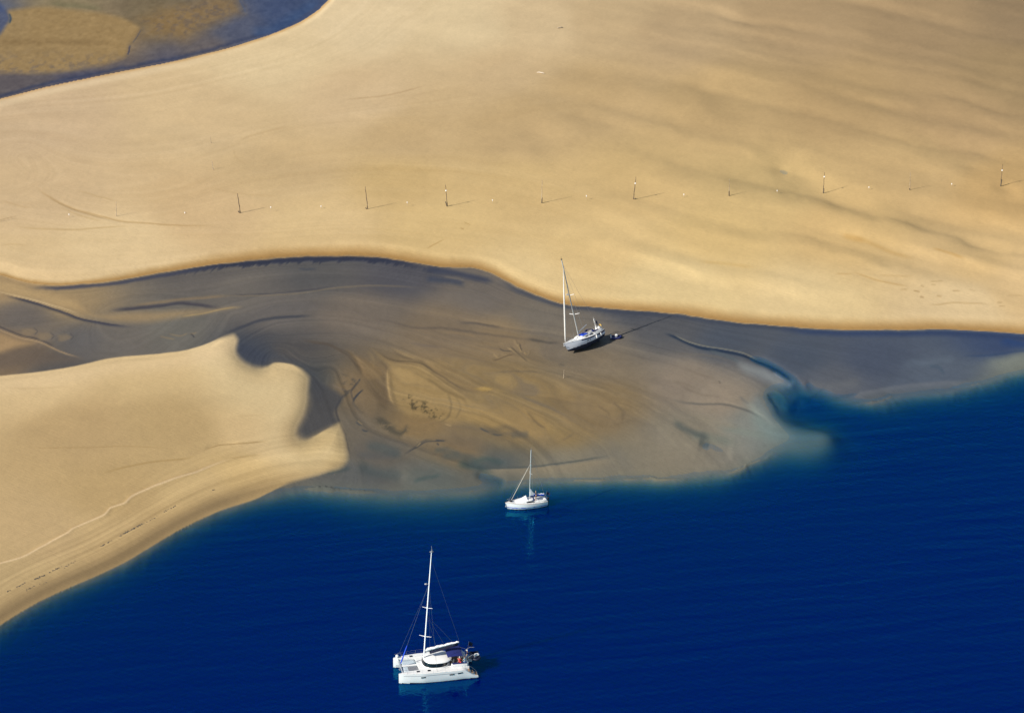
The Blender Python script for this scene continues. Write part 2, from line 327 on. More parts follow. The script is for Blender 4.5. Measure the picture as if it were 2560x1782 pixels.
# golden lobes left of the middle of the fan, brown hollows between them
K9 = crop(700, 700, 1000, 2296)
fill(K9((530, 400), (640, 470), (800, 500), (950, 600), (1090, 690), (1250, 760), (1350, 850), (1100, 830), (960, 830), (860, 800), (740, 790), (650, 720), (620, 620), (620, 500), (560, 440)), (170, 143, 95), .7, 14, 5)
fill(K9((860, 470), (1000, 440), (1200, 490), (1500, 540), (1640, 600), (1720, 690), (1500, 710), (1300, 650), (1150, 590), (950, 540)), (160, 135, 92), .6, 18, 6)
fill(K9((1000, 700), (1300, 720), (1450, 760), (1580, 860), (1500, 920), (1300, 880), (1100, 830)), (164, 137, 90), .62, 18, 6)
fill(K9((1600, 640), (1900, 700), (1960, 860), (1800, 900), (1600, 820)), (148, 126, 92), .4, 20, 6)
fill(K9((480, 570), (600, 550), (630, 680), (610, 750), (540, 690)), (108, 92, 70), .55, 10, 6)
fill(K9((380, 400), (520, 470), (600, 520), (590, 570), (480, 570), (430, 480)), (138, 114, 80), .5, 10, 8)
fill(K9((800, 470), (950, 560), (1100, 655), (1240, 640), (1100, 560), (950, 490)), (134, 113, 80), .6, 8, 3)
fill(K9((1110, 625), (1180, 612), (1225, 632), (1170, 645)), (172, 142, 82), .7, 5, 2)
fill(K9((440, 620), (540, 660), (560, 740), (520, 800), (450, 760), (425, 690)), (140, 120, 92), .45, 12, 6)
paint(K9((520, 390), (640, 465), (800, 480), (950, 570), (1100, 665)), (96, 82, 64), 5, 2, .7, 1, 3)
paint(K9((640, 480), (800, 505), (950, 600), (1090, 695)), (178, 152, 106), 2, 6, .6, 1, 3)
paint(K9((622, 500), (618, 600), (632, 680), (660, 730)), (178, 152, 108), 3, 5, .6, 1, 2)
paint(K9((830, 560), (920, 620), (1050, 690), (1090, 740)), (118, 99, 68), 6, 6, .55, 1, 3)
paint(K9((960, 640), (985, 720), (960, 790), (900, 830)), (116, 100, 72), 5, 5, .55, 1, 3); paint(K9((1000, 660), (1040, 740), (1000, 810)), (124, 106, 76), 5, 5, .4, 1, 3)
paint(K9((380, 640), (320, 740), (340, 815), (380, 910), (408, 1050)), (56, 55, 60), 4, 4, .8, 1, 2)
paint(K9((290, 600), (340, 625), (385, 640)), (120, 108, 98), 3, 3, .6, 1, 3)
paint(K9((110, 350), (300, 385), (420, 470), (470, 560)), (88, 76, 64), 7, 4, .6, 1, 3)
paint(K9((460, 570), (410, 640), (430, 710)), (72, 68, 66), 3, 4, .7, 1, 3)
paint(K9((480, 630), (430, 680), (420, 710)), (62, 60, 64), 3, 3, .7, 1, 2)
paint(K9((1410, 750), (1480, 830), (1530, 860)), (104, 88, 66), 3, 3, .6, 1, 2)
paint(K9((1900, 700), (1970, 760), (1960, 830)), (116, 100, 76), 5, 5, .5, 1, 4); paint(K9((1820, 720), (1900, 780)), (112, 96, 74), 4, 4, .5, 1, 3)
for q, c, ww, a in [(K9((420, 1010), (600, 1010), (700, 990)), (84, 86, 88), 16, .5), (K9((500, 900), (700, 950), (760, 1000)), (96, 92, 86), 12, .5), (K9((720, 1000), (800, 950), (860, 935), (960, 925)), (66, 66, 68), 3, .8),
 (K9((1000, 1050), (1150, 1080), (1250, 1160)), (48, 78, 82), 16, .5), (K9((1080, 1050), (1180, 1030), (1300, 1060)), (56, 82, 84), 12, .45), (K9((880, 990), (960, 980), (1040, 1010)), (78, 86, 86), 12, .5),
 (K9((760, 1160), (850, 1140), (930, 1120)), (62, 82, 84), 10, .45), (K9((640, 1080), (760, 1060), (880, 1080)), (108, 106, 100), 16, .5), (K9((940, 1000), (1060, 960), (1180, 920)), (132, 114, 88), 14, .4), (K9((1180, 880), (1300, 850), (1400, 900)), (108, 96, 78), 14, .5),
 (K9((250, 1110), (320, 1100), (420, 1080)), (66, 76, 78), 10, .6)]: paint(q, c, ww, ww, a, 1, 7)
# fine silt and ochre streaks drawn out along the flow over the middle of the fan
mid = np.exp(-(((PX-1250)/420)**2+((PY-980)/130)**2)*.8)*flatm
ws = psi+.30*fbm(WX*.09, WY*.05, 851, 3)+.10*NJ1*.3
f1 = fbm(ws*5.5, WX*.03+WY*.015, 861, 4, .62); f2 = fbm(ws*2.4+9, WX*.02-WY*.02, 871, 4, .6)
col += (mid*(17*f1+19*f2))[:, None]*np.array([1, .88, .62])
gs = np.clip(fbm(ws*3.7+3, WX*.035, 881, 4, .6)-.12, 0, 1)*mid*1.5
col = col*(1-.42*np.clip(gs, 0, 1)[:, None])+np.array((100, 94, 92))*.42*np.clip(gs, 0, 1)[:, None]
# algae-stained patches
sp = fbm(WX*1.1, WY*0.55, 201, 4, 0.65); sp2 = fbm(WX*0.5, WY*0.28, 211, 3)
def speck(pts, c, thr, a):
    global col
    pts = list(pts)+[pts[0]]
    ins = inside(pts); idx, d, t, s = seg(pts, 200, 6, 4)
    k = np.zeros(len(PX)); k[idx] = np.where(ins[idx], smooth(0, 14, d), 0)
    k = k*smooth(thr, thr+0.25, sp+0.3*sp2)*a
    col = col*(1-k[:, None])+np.array(c, float)*k[:, None]
speck(K2((760, 700), (900, 780), (1050, 900), (1150, 1120), (1050, 1180), (900, 1080), (800, 950)), (78, 68, 48), -0.05, .8)
speck(K2((1000, 900), (1250, 920), (1450, 1100), (1420, 1220), (1200, 1210), (1050, 1080)), (80, 70, 48), 0.0, .75)
speck(K2((380, 1180), (520, 1130), (700, 1230), (800, 1330), (900, 1240), (960, 1340), (820, 1480), (600, 1400), (450, 1280)), (84, 78, 66), -0.35, .85)
speck(E((0, 900), (120, 960), (60, 1080), (0, 1100)), (70, 68, 66), -0.2, .6)
# little pools
for q in [K2((160, 1215), (210, 1265), (265, 1290)), K2((240, 1330), (300, 1365), (360, 1365)), K2((1920, 1310), (2020, 1360), (2090, 1390)), K2((2090, 1400), (2190, 1420), (2280, 1415)),
          K2((1280, 1490), (1380, 1505), (1470, 1510)), K2((1320, 1530), (1360, 1580)), K2((130, 960), (145, 920), (220, 830), (285, 760)), K2((200, 650), (235, 620))]:
    paint(q, (52, 60, 72), 3.2, 3.2, .75, 1, 2, .35)
for q in [K2((1430, 1260), (1540, 1300)), K2((1030, 1590), (1100, 1530)), K2((190, 1210), (270, 1280))]: paint(q, (176, 152, 108), 2, 2, .7, 1, 1)
# drag marks left by an anchor
for q, c in [(((470, 650), (560, 690), (640, 740), (720, 800), (860, 940)), (172, 148, 108)), (((560, 640), (640, 720), (760, 830), (880, 930)), (84, 76, 66)), (((690, 590), (720, 680), (760, 760)), (166, 142, 102)),
             (((740, 580), (740, 660), (770, 720)), (92, 82, 72)), (((640, 580), (700, 650)), (150, 130, 98)), (((800, 740), (850, 800)), (160, 136, 96)), (((900, 720), (870, 800)), (150, 130, 98)),
             (((210, 900), (330, 870), (480, 810), (650, 775)), (92, 76, 58)), (((240, 770), (330, 850)), (164, 140, 102)), (((300, 770), (350, 840)), (150, 128, 94)), (((340, 670), (430, 710), (600, 720)), (80, 74, 68)), (((620, 520), (660, 600)), (150, 130, 98))]:
    paint(K3(*q), c, 2.4, 2.4, .8, 1, 1)
    relief(K3(*q), (-0.1 if c[0] < 110 else 0.08), 4, 4, 'v', 0.2, 1)
# dark wet gullies beside the near bank
fill(D((2050, 930), (2070, 1100), (2030, 1220), (1990, 1300), (2030, 1350), (2200, 1275), (2255, 1238), (2232, 1180), (2290, 1075), (2200, 1010), (2110, 950)), (68, 69, 74), .78, 12, 4)
fill(D((1570, 660), (1570, 790), (1630, 840), (1720, 875), (1810, 850), (1900, 850), (1980, 870), (2060, 930), (2110, 930), (2000, 850), (1880, 790), (1760, 720), (1650, 670)), (70, 74, 84), .72, 18, 4)
fill(D((1570, 690), (1590, 800), (1660, 850), (1780, 862), (1790, 800), (1700, 740)), (58, 64, 80), .6, 16, 4)
# ---- right channel, fan and cove
fill(K4((820, 560), (1060, 600), (1300, 690), (1450, 800), (1380, 890), (1250, 860), (1080, 770), (900, 700)), (140, 146, 148), .75, 18)  # pale sky reflection on the wet fan, painted into the colour
paint(K4((1230, 680), (1350, 740), (1450, 800), (1400, 850)), (156, 166, 178), 14, 10, .7, 1, 3)  # brightest part of the painted sky reflection
fill(K4((1000, 1050), (1300, 1200), (1700, 1330), (1900, 1410), (1500, 1530), (1200, 1480), (1000, 1300)), (134, 150, 146), .6, 24)
paint(K4((1960, 985), (2100, 975), (2283, 930))+F((1400, 1015), (1800, 980), (2050, 985)), (112, 116, 124), 8, 16, .55, 1, 5, .2)
paint(K4((1650, 820), (1800, 850), (2000, 850), (2283, 780)), (104, 106, 110), 20, 30, .5, 1, 4)
paint(F((2000, 850), (2150, 840), (2290, 815))+[(2680, 890)], (132, 138, 130), 22, 26, .5, 1, 6)
paint(F((1850, 805), (2050, 800), (2290, 770))+[(2680, 868)], (50, 70, 104), 6, 4, .55, 1, 3)
paint(F((1450, 860), (1650, 850), (1800, 830), (1700, 870)), (96, 108, 124), 18, 18, .5, 1, 6)
paint(F((1650, 870), (1720, 880), (1760, 930)), (70, 86, 104), 8, 8, .6, 1, 5)
paint(K4((-20, 240), (120, 290), (250, 352), (400, 412), (600, 445), (800, 480), (1000, 530), (1200, 600), (1380, 700), (1490, 800)), (26, 42, 66), 4, 7, .9, 1, 1, .1)
paint(K4((100, 270), (300, 360), (480, 405), (700, 438), (900, 480), (1100, 550)), (150, 146, 128), 4, 1.5, .75, 1, 1, .1)
paint(K4((480, 430), (700, 500), (900, 590)), (88, 98, 104), 5, 9, .6, 1, 2)
paint(K4((620, 790), (645, 830)), (92, 86, 80), 3, 3, .7, 1, 1)
for q, c, ww, a in [(K4((1000, 900), (1080, 1030), (1200, 1180), (1350, 1320)), (118, 130, 134), 26, .55), (K4((880, 1000), (1050, 1130), (1200, 1260), (1330, 1350)), (152, 156, 148), 12, .5), (K4((560, 1320), (900, 1380), (1300, 1460)), (132, 142, 132), 18, .45),
 (K4((300, 1200), (600, 1260), (900, 1340)), (146, 138, 120), 16, .4), (K4((200, 1400), (500, 1440), (900, 1520)), (112, 122, 114), 20, .45), (K4((1050, 1330), (1250, 1390), (1500, 1420), (1750, 1420)), (150, 164, 160), 10, .5)]: paint(q, c, ww, ww, a, 1, 8, .3)
tipk = np.exp(-((PX-2010)**2+1.8*(PY-1105)**2)/95.0**2)*.75*flatm; col = col*(1-tipk[:, None])+np.array((92, 116, 122))*tipk[:, None]
# turbid patches at the seaward edge of the flat
for q, ww in [(K7((450, 320), (700, 360), (900, 420)), 22), (K7((1250, 430), (1450, 440), (1700, 470)), 18), (K7((1500, 500), (1750, 520), (2050, 500)), 16), (K7((1600, 600), (1800, 660), (1950, 720)), 16),
              (K7((350, 520), (600, 600), (900, 640)), 24), (K4((80, 1250), (300, 1380), (560, 1450)), 14), (K4((380, 1480), (520, 1520)), 14)]:
    paint(q, (74, 84, 86), ww, ww, .55, 1, 8)
paint(K7((1600, 570), (1900, 575), (2296, 560))+[(1450, 1160), (1560, 1145)], (146, 134, 112), 3, 30, .7, 1, 3, .2)
paint(K7((1500, 545), (1900, 560), (2250, 550))+[(1440, 1155), (1540, 1140)], (78, 84, 84), 6, 2, .7, 1, 2, .2)
paint(E((1130, 1340), (1200, 1330), (1260, 1320)), (96, 92, 82), 14, 14, .6, 1, 6)
paint(K7((1700, 100), (1900, 190), (2100, 200), (2250, 260)), (100, 92, 80), 10, 14, .5, 1, 5)
flatcol = col.copy()

# ---- banks over the flat
fr3 = fbm(WX*0.9, WY*0.5, 811, 3, .6)
d2r = sdist(S2, 300, 6, 2.5)+.8*fr3
far_main = inside(list(S1)+[(930, -900), (3600, -900), (3600, 840)]+list(reversed(S2)), 1)
d2 = np.where(~np.isnan(d2r), d2r, np.where(far_main, -999, 999))
d1 = sdist(S1, 300, 6, 1.0); d1 = np.where(np.isnan(d1), np.where(topch, -999, 999), d1)
kb = smooth(1.8, -1.8, d2)*smooth(-1.8, 1.8, d1)
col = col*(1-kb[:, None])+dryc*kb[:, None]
e3r = sdist(S3R, 260, 6, 1.5); e3r = np.where(np.isnan(e3r), 999, np.abs(e3r))
elow = sdist(LOWBANK+[LOWBANK[0]], 300, 6, 1.5); elow = np.where(np.isnan(elow), 999, np.abs(elow))*np.where(lowb, 1, -1)
wsoft = np.zeros(len(PX))
for q in [D((1572, 700), (1580, 770), (1620, 822), (1690, 858)), D((2066, 950), (2062, 1020), (2058, 1100), (2030, 1200), (1990, 1280), (1986, 1320)), E((30, 1300), (45, 1350), (60, 1430), (62, 1490), (40, 1530), (0, 1562))+[(800, 1190), (740, 1208)]]:
    idx, d, t, s = seg(q, 120, 6, 0); wsoft[idx] = np.maximum(wsoft[idx], np.exp(-(d/34)**2))
kl = smooth(-2-3*wsoft, 2.0+15*wsoft, elow)
col = col*(1-kl[:, None])+dryc*kl[:, None]
main_only = kb.copy(); low_only = kl.copy()
# damp margin below the crest of the main bank
def margin(wid, c0, c1, a):
    global col
    m = smooth(0, 1, np.clip(1-(-d2)/wid, 0, 1))*kb*(d2 < 3)*a
    cc = np.array(c0)*(1-m[:, None])+np.array(c1)*m[:, None]
    col = col*(1-m[:, None])+cc*m[:, None]
wloc = 42*(0.35+0.65*smooth(150, 700, PX))*(1-.25*smooth(1000, 1300, PX)*smooth(1700, 1400, PX))+5*NJ1+6*NB2
margin(wloc, (186, 154, 104), (168, 130, 78), 0.95)
k = np.exp(-(e3r/26)**2)*kl*wsoft*.62; col = col*(1-k[:, None])+np.array((128, 116, 92))*k[:, None]  # near bank edge greyed: own colour and slope shade painted together
k = np.exp(-(np.clip(e3r-48, 0, 999)/60)**2)*smooth(20, 60, e3r)*kl*.45; col = col*(1-k[:, None])+np.array((216, 194, 150))*k[:, None]
k = np.exp(-((np.where(np.isnan(d3), 999, np.abs(d3))-20)/26)**2)*kl*.6; col = col*(1-k[:, None])+np.array((228, 200, 156))*k[:, None]
fringe = np.where(np.isnan(d2r), 999, d2r); cmb = fbm(WX*2.2-WY*.6, WY*.12, 821, 2, .6)
k = smooth(0, 3, fringe)*smooth(15+9*cmb, 9+9*cmb, fringe)*smooth(380, 600, PX)*smooth(1150, 950, PX)*.75
col = col*(1-k[:, None])+np.array((44, 48, 66))*k[:, None]
k = smooth(-7, 0, fringe)*smooth(4, 0, fringe)*smooth(480, 700, PX)*smooth(1100, 900, PX)*.5*np.clip(.5+cmb, 0, 1)
col = col*(1-k[:, None])+np.array((132, 114, 92))*k[:, None]
# faint wind banding
num = np.zeros(len(PX)); den = np.zeros(len(PX))
for v, pts in [(0, S1[2:-2]), (2, [(-200, 300), (0, 310), (300, 335), (600, 305), (900, 245), (1300, 110), (1500, -50)]), (3.4, [(-200, 400), (0, 430), (200, 480), (450, 455), (590, 380), (760, 330), (1000, 330), (1400, 400), (2000, 560), (2700, 760)]),
 (4.6, [(60, 400), (110, 470), (200, 525), (350, 556), (600, 562), (900, 545), (1300, 590), (1700, 680), (2200, 740), (2700, 800)]), (6, [(-200, 590), (0, 600), (300, 600), (700, 600), (950, 590), (1300, 655), (1700, 745), (2200, 790), (2700, 810)]), (7, S2)]:
    idx, d, t, s_i = seg(pts, 600, 3); wgt = 1.0/(d+15)**2.5; num[idx] += wgt*v; den[idx] += wgt
wpsi = num/np.maximum(den, 1e-12)+.12*NB1
wb1 = fbm(wpsi*4.5, WX*.012+WY*.004, 831, 4, .6); wb2 = fbm(wpsi*16, WX*.03, 841, 3, .6)
wbm = kb*smooth(1900, 900, PX)
col += (wbm*(5.5*wb1+3*wb2))[:, None]*np.array([1, 1.02, 1.05])
# tracks, tide marks, wind streaks and one painted pole shadow on the dry sand
for q, c, ww, a in [(A((225, 1190), (250, 1260), (330, 1310), (480, 1385), (640, 1430), (800, 1470), (1000, 1490), (1250, 1503), (1500, 1498)), (178, 146, 98), 3, .7),
 (A((230, 1230), (300, 1295), (450, 1380), (620, 1435), (760, 1470)), (182, 150, 104), 3, .6), (A((380, 1370), (520, 1430), (700, 1480)), (190, 160, 112), 3, .5),
 (A((50, 1500), (250, 1525), (500, 1530), (700, 1515), (900, 1502)), (186, 156, 108), 3, .6), (A((500, 1260), (650, 1310), (800, 1340)), (192, 162, 116), 3, .5),
 (A((-80, 1500), (0, 1468), (130, 1435)), (150, 124, 86), 1.5, .5), (A((0, 1330), (120, 1370), (220, 1390)), (190, 160, 116), 4, .4),  # first stroke: cast shadow of the pole beyond the left edge, painted in
 (A((1560, 960), (1650, 910), (1800, 870), (1950, 840)), (190, 162, 118), 4, .45), (A((1550, 980), (1570, 1050), (1650, 1110)), (192, 164, 120), 5, .4),
 (B((0, 665), (150, 655), (300, 640), (450, 605), (600, 560)), (180, 152, 112), 3, .6), (A((1350, 1240), (1600, 1290), (1900, 1310)), (196, 166, 120), 4, .4),
 (E((570, 90), (620, 60), (700, 20)), (176, 142, 88), 2.5, .6), (B((800, 1515), (830, 1530)), (160, 128, 76), 2, .7), (B((820, 1480), (870, 1502)), (164, 132, 80), 2, .6),
 (K6((110, 205), (230, 235), (400, 300), (560, 340), (800, 385), (900, 395)), (182, 146, 92), 3.5, 0.54), (K6((450, 250), (700, 270), (950, 272)), (188, 156, 106), 4, 0.36),
 (K6((1060, 605), (1200, 610), (1400, 592), (1650, 596), (1900, 612)), (172, 142, 96), 3, 0.50), (K6((910, 440), (1000, 465)), (140, 112, 70), 2.5, 0.58), (K6((990, 510), (1050, 530)), (142, 114, 74), 3, 0.58),
 (K6((1110, 345), (1200, 335), (1300, 330)), (158, 130, 86), 2.5, 0.50), (K6((1390, 445), (1510, 455)), (150, 122, 80), 2.5, 0.50), (K6((1200, 505), (1280, 515)), (162, 132, 88), 4, 0.43),
 (K6((1950, 585), (2030, 590)), (150, 122, 82), 2.5, 0.50), (K6((1970, 625), (2070, 635)), (154, 126, 86), 2.5, 0.43), (K6((740, 430), (860, 430)), (176, 146, 98), 3, 0.43), (K6((1000, 385), (1050, 405)), (158, 130, 88), 2.5, 0.50),
 (K6((1130, 375), (1200, 385)), (158, 130, 88), 2.5, 0.43), (K6((1600, 425), (1700, 455)), (170, 140, 96), 2.5, 0.36), (K6((2080, 490), (2290, 498)), (178, 148, 102), 3, 0.36),
 (K8((660, 690), (800, 740), (960, 790), (1150, 870), (1380, 930)), (196, 158, 98), 9, .45), (K8((700, 720), (820, 760), (930, 775)), (192, 152, 90), 11, .4), (K8((1480, 850), (1700, 910), (1800, 940)), (194, 152, 90), 5, .5),
 (F((1030, 260), (1150, 262)), (188, 152, 98), 3, .5), (F((100, 175), (300, 190), (520, 220)), (204, 170, 108), 8, .4),
 (D((130, 1410), (500, 1408), (900, 1400), (1200, 1420)), (160, 132, 88), 2, .45), (D((1340, 1440), (1380, 1415), (1450, 1392), (1600, 1380), (1800, 1365)), (152, 124, 80), 3, .6),
 (D((650, 1590), (800, 1545), (1000, 1505), (1250, 1480), (1340, 1440)), (160, 132, 84), 4, .5), (D((0, 1010), (200, 1015), (500, 1000)), (196, 168, 124), 4, .4), (D((1550, 1200), (1780, 1190)), (182, 156, 112), 3, .3),
 (D((1500, 1480), (1700, 1460), (1750, 1450)), (176, 148, 100), 4, .5), (D((0, 60), (100, 55), (200, 65)), (196, 166, 120), 3, .5)]:
    paint(q, c, ww, ww, a, 1, 2, .25)
# berm and swash lines on the near beach
BERM = [(-300, 1500)]+G((0, 608), (150, 562), (300, 482), (450, 402), (485, 375), (640, 310), (700, 278), (735, 240), (830, 205), (880, 160), (1000, 105), (1150, 45), (1300, 0), (1400, -40))+[(560, 1152), (600, 1138)]
paint(BERM, (236, 208, 168), 3.5, 4.5, .85, 1, 2, .12); paint(BERM, (180, 150, 106), 10, 1, .45, 1, 2, .12)  # pale line: sunlight on the berm scarp put into the colour
relief(BERM, 0.14, 8, 10, 'v', .15, 2)
dsl = sdist(SEA_L+SEA_R[:3], 420, 6, 1.0)
dd = np.where(np.isnan(dsl), 999, -dsl)
stripe = fbm(dd/6.5+0.8*NB1, WX*0.03+WY*0.01, 301, 3, .6)
strong = smooth(0, 25, dd)*smooth(200, 60, dd)*low_only
col += (stripe*20*strong)[:, None]*np.array([1, .9, .7])
band = np.exp(-((dd-19-5*NB1)/17)**2)*low_only*smooth(800, 500, PX); col = col*(1-.72*band[:, None])+np.array((112, 96, 74))*.72*band[:, None]
band = smooth(95, 10, dd)*low_only; col = col*(1-.42*band[:, None])+np.array((150, 124, 84))*.42*band[:, None]
# ---- top channel: lobes of sand under a film of water
lobe1 = A((-500, 260), (-60, 90), (80, 60), (300, 40), (500, 60), (700, 88), (860, 130), (945, 185), (940, 220), (870, 295), (862, 350), (830, 395), (700, 440), (500, 480), (250, 500), (0, 500), (-500, 520))
lob2 = A((900, 120), (1050, 60), (1250, 10), (1450, -60), (1590, -30), (1620, 60), (1640, 100), (1560, 130), (1480, 180), (1320, 240), (1240, 300), (1150, 280), (1000, 270), (900, 240), (960, 190))
chop = fbm(WX*0.7, WY*0.35, 401, 4, .7)
k1 = fill(lobe1, (158, 132, 90), .95, 12, 4); k2 = fill(lob2, (142, 116, 78), .85, 34, 8)
k3 = np.clip(smooth(300, 480, PY*2290/860)*k1, 0, 1)*smooth(-.1, .25, chop)
col = col*(1-.5*k3[:, None])+np.array((100, 94, 98))*.5*k3[:, None]
k4 = np.clip(k2*smooth(-.05, .3, -chop+.25*NB1-.05), 0, 1)
col = col*(1-.45*k4[:, None])+np.array((96, 90, 96))*.45*k4[:, None]
paint(A((300, 25), (500, 45), (700, 75)), (112, 108, 80), 16, 6, .5, 1, 5)
paint(A((-100, 285), (200, 285), (500, 285), (780, 295)), (132, 108, 72), 14, 12, .5, 1, 5)
paint(A((870, 300), (860, 345), (850, 375)), (56, 62, 92), 2, 5, .8, 1, 1); paint(A((945, 195), (925, 235), (880, 295)), (72, 76, 96), 1, 4, .6, 1, 1)
paint(A((1590, -10), (1620, 50), (1640, 95)), (76, 92, 124), 3, 3, .7, 1, 2)
fill(A((-300, -100), (0, 15), (50, 70), (68, 130), (40, 190), (0, 245), (-300, 420)), (70, 84, 122), .85, 10)
paint(A((60, 90), (70, 125), (62, 165)), (34, 66, 100), 4, 4, .8, 1, 1)
paint(A((-200, 690), (0, 645), (300, 568), (700, 482), (1100, 405), (1450, 325), (1750, 235), (1900, 185), (2000, 135)), (56, 64, 92), 11, 3, .7, 1, 6, .1)
paint(A((1650, 250), (1850, 200), (2000, 110), (2150, 10)), (58, 82, 124), 34, 6, .7, 1, 6, .15)
ripA = fbm(WX*0.9+WY*.2, WY*0.5-WX*.25, 411, 3, .6)
col = np.where(topch[:, None], col+(ripA*11)[:, None]*np.array([1, .95, .8]), col)
k = np.exp(-((d1-2)/3.5)**2)*kb; col = col*(1-.6*k[:, None])+np.array((196, 150, 92))*.6*k[:, None]
k = np.exp(-((d1-13)/8.0)**2)*kb*smooth(700, 300, PX); col = col*(1-.5*k[:, None])+np.array((232, 208, 170))*.5*k[:, None]
col = np.clip(col, 8, 245)
# grain of the sand: fine mottling and wind-blown scour
g1 = fbm(WX*0.22+WY*.05, WY*0.16-WX*.1, 501, 5, .6); g2 = fbm(WX*1.3, WY*0.6, 511, 3, .7)
u_ = WX*0.80-WY*0.60+3*NB1; v_ = WX*0.60+WY*0.80+5*NB2
dune = .75*fbm(u_/115., v_/12.0, 521, 2, .4)+.30*fbm(u_/75., v_/7.0, 541, 1, .4); scour = fbm(WX*0.05-WY*.02, WY*0.12+WX*.03, 531, 4, .6)
drym = np.clip(kb+kl, 0, 1)
col *= (1+drym*(0.024*g1+0.022*g2+.024*scour)+(1-drym)*(0.03*g1+0.03*g2))[:, None]

# ---- heights
hgt += kb*(.08+.92*smooth(1250, 2000, PX))*smooth(20, 120, np.where(d2 < -998, 999, -d2))*dune*0.95
for q, a_, wa, wb in [(K8((-100, 60), (100, 95), (300, 150), (450, 205), (600, 255), (760, 290)), .34, 30, 46), (K8((850, 150), (1050, 145), (1300, 140), (1450, 160), (1640, 195), (1800, 225)), .22, 22, 40),
 (K8((950, 380), (1120, 420), (1280, 490), (1450, 540), (1640, 575), (1850, 640), (2100, 715), (2400, 740)), .40, 34, 46), (K8((1700, 540), (1900, 575), (2080, 620), (2300, 690), (2500, 720)), .22, 20, 30),
 (K8((1500, 740), (1700, 770), (1900, 810), (2080, 855), (2290, 885), (2500, 900)), .42, 26, 46), (K8((250, 530), (500, 590), (700, 630), (950, 650)), .16, 26, 30), (K8((80, 100), (300, 150)), .1, 20, 30),
 (K8((1650, 130), (1780, 115), (1900, 135), (2050, 165)), .12, 14, 26), (K8((400, 350), (700, 410), (1000, 470), (1200, 520)), .16, 26, 34), (K8((1980, 295), (2120, 310), (2296, 365)), .2, 16, 30),
 (Cc((1350, 850), (1550, 880), (1750, 950), (2000, 990), (2290, 1020)), .30, 30, 44), (Cc((1850, 540), (2050, 550), (2290, 560)), .2, 30, 40)]:
    relief(q, -a_*2.0, wa*1.5, wb*1.5, 'v', .48, .5)
for q, a_, ww in [(B((1000, 640), (1250, 690), (1550, 770), (1850, 850), (2290, 890)), .30, 26), (B((1700, 520), (2000, 560), (2290, 600))+Cc((200, 640), (500, 720)), .30, 26), (B((2000, 340), (2290, 390))+Cc((300, 430), (700, 480), (1200, 590), (1600, 660), (1900, 720)), .36, 26),
 (Cc((700, 660), (1000, 700), (1500, 790)), .16, 24), (Cc((700, 90), (1100, 150), (1500, 160)), .16, 30), (Cc((1500, 420), (2000, 440), (2290, 470)), .2, 26), (B((1100, 930), (1300, 980), (1500, 1060)), .16, 24),
 (B((1550, 690), (1850, 730), (2290, 800)), .16, 20), (Cc((0, 850), (400, 880), (800, 900)), .16, 22), (Cc((700, 990), (900, 985), (1100, 1010)), .16, 16), (Cc((450, 1090), (700, 1130), (850, 1170)), .16, 22), (Cc((0, 600), (300, 640)), .18, 22)]:
    relief(q, a_*.95, ww*1.3, ww*1.15, 's', .5, .5)
for q, a_, ww in [(E((300, 745), (430, 805), (540, 835), (640, 915), (760, 985), (880, 1025), (1020, 1045)), -.22, 12), (K2((640, 480), (635, 650), (660, 850), (710, 980)), .16, 12), (K4((100, 270), (300, 360), (480, 405), (700, 438), (900, 480), (1100, 550)), .16, 6),
 (K4((170, 1030), (480, 1055), (700, 1060), (900, 1110), (1060, 1180), (1180, 1250), (1280, 1340)), -.14, 7), (E((760, 575), (900, 585), (1110, 620)), -.12, 6), (E((900, 925), (1100, 905), (1250, 905), (1400, 915)), -.14, 8), (E((0, 750), (80, 790), (130, 870), (160, 950)), -.15, 10),
 (E((1050, 1040), (1250, 1060), (1450, 1090), (1650, 1130)), -.12, 10), (D((1450, 400), (1900, 380), (2290, 330)), -.1, 6), (D((0, 388), (200, 436), (400, 500), (520, 545), (700, 585)), -.25, 9), (D((850, 490), (1050, 470), (1200, 452), (1400, 475)), -.14, 8),
 (A((330, 1310), (480, 1385), (640, 1430), (800, 1470), (1000, 1490)), -.1, 7), (K6((110, 205), (230, 235), (400, 300), (560, 340)), -.05, 10), (D((1340, 1440), (1380, 1415), (1450, 1392), (1600, 1380)), -.12, 7)]:
    relief(q, a_, ww, ww, 'v', .25, 2)
rip = fbm(psi*14, WX*0.12, 601, 3, .6)
flat_h = 0.16+0.05*str1+0.012*str2+0.006*rip+0.03*NB1
flat_h = np.maximum(flat_h+np.where(flatm, hgt, 0)*.7, 0.06)
sm2 = smooth(1.0, -46.0, d2); 
in_main2 = np.where(kb > 0, sm2*(BANKH-.05)+.05, 0)*smooth(1.5, 15, d1)
e3b = np.where(np.isnan(d3), 999, np.abs(sdist(S3, 260))); e3b = np.where(np.isnan(e3b), 999, e3b)
in_low2 = lowb*smooth(0.5, 13, e3b)*(1-np.clip(1-e3r/62, 0, 1)**2)*(0.22+0.78*smooth(0, 190, esl))
Z = np.where(topch, 0.0, flat_h)
Z = Z*(1-np.clip(in_main2*1.5, 0, 1))+in_main2+np.where(kb > .5, hgt, 0)*np.clip(in_main2*1.8, 0, 1)
Z = Z*(1-np.clip(in_low2*3, 0, 1))+in_low2*LOWH+lowb*hgt*smooth(0, 60, esl)
Z += kb*0.75*smooth(1300, 2300, PX)*smooth(20, 160, np.where(d2 < -998, 999, -d2))
Z += drym*(0.02*scour+.012*g1)
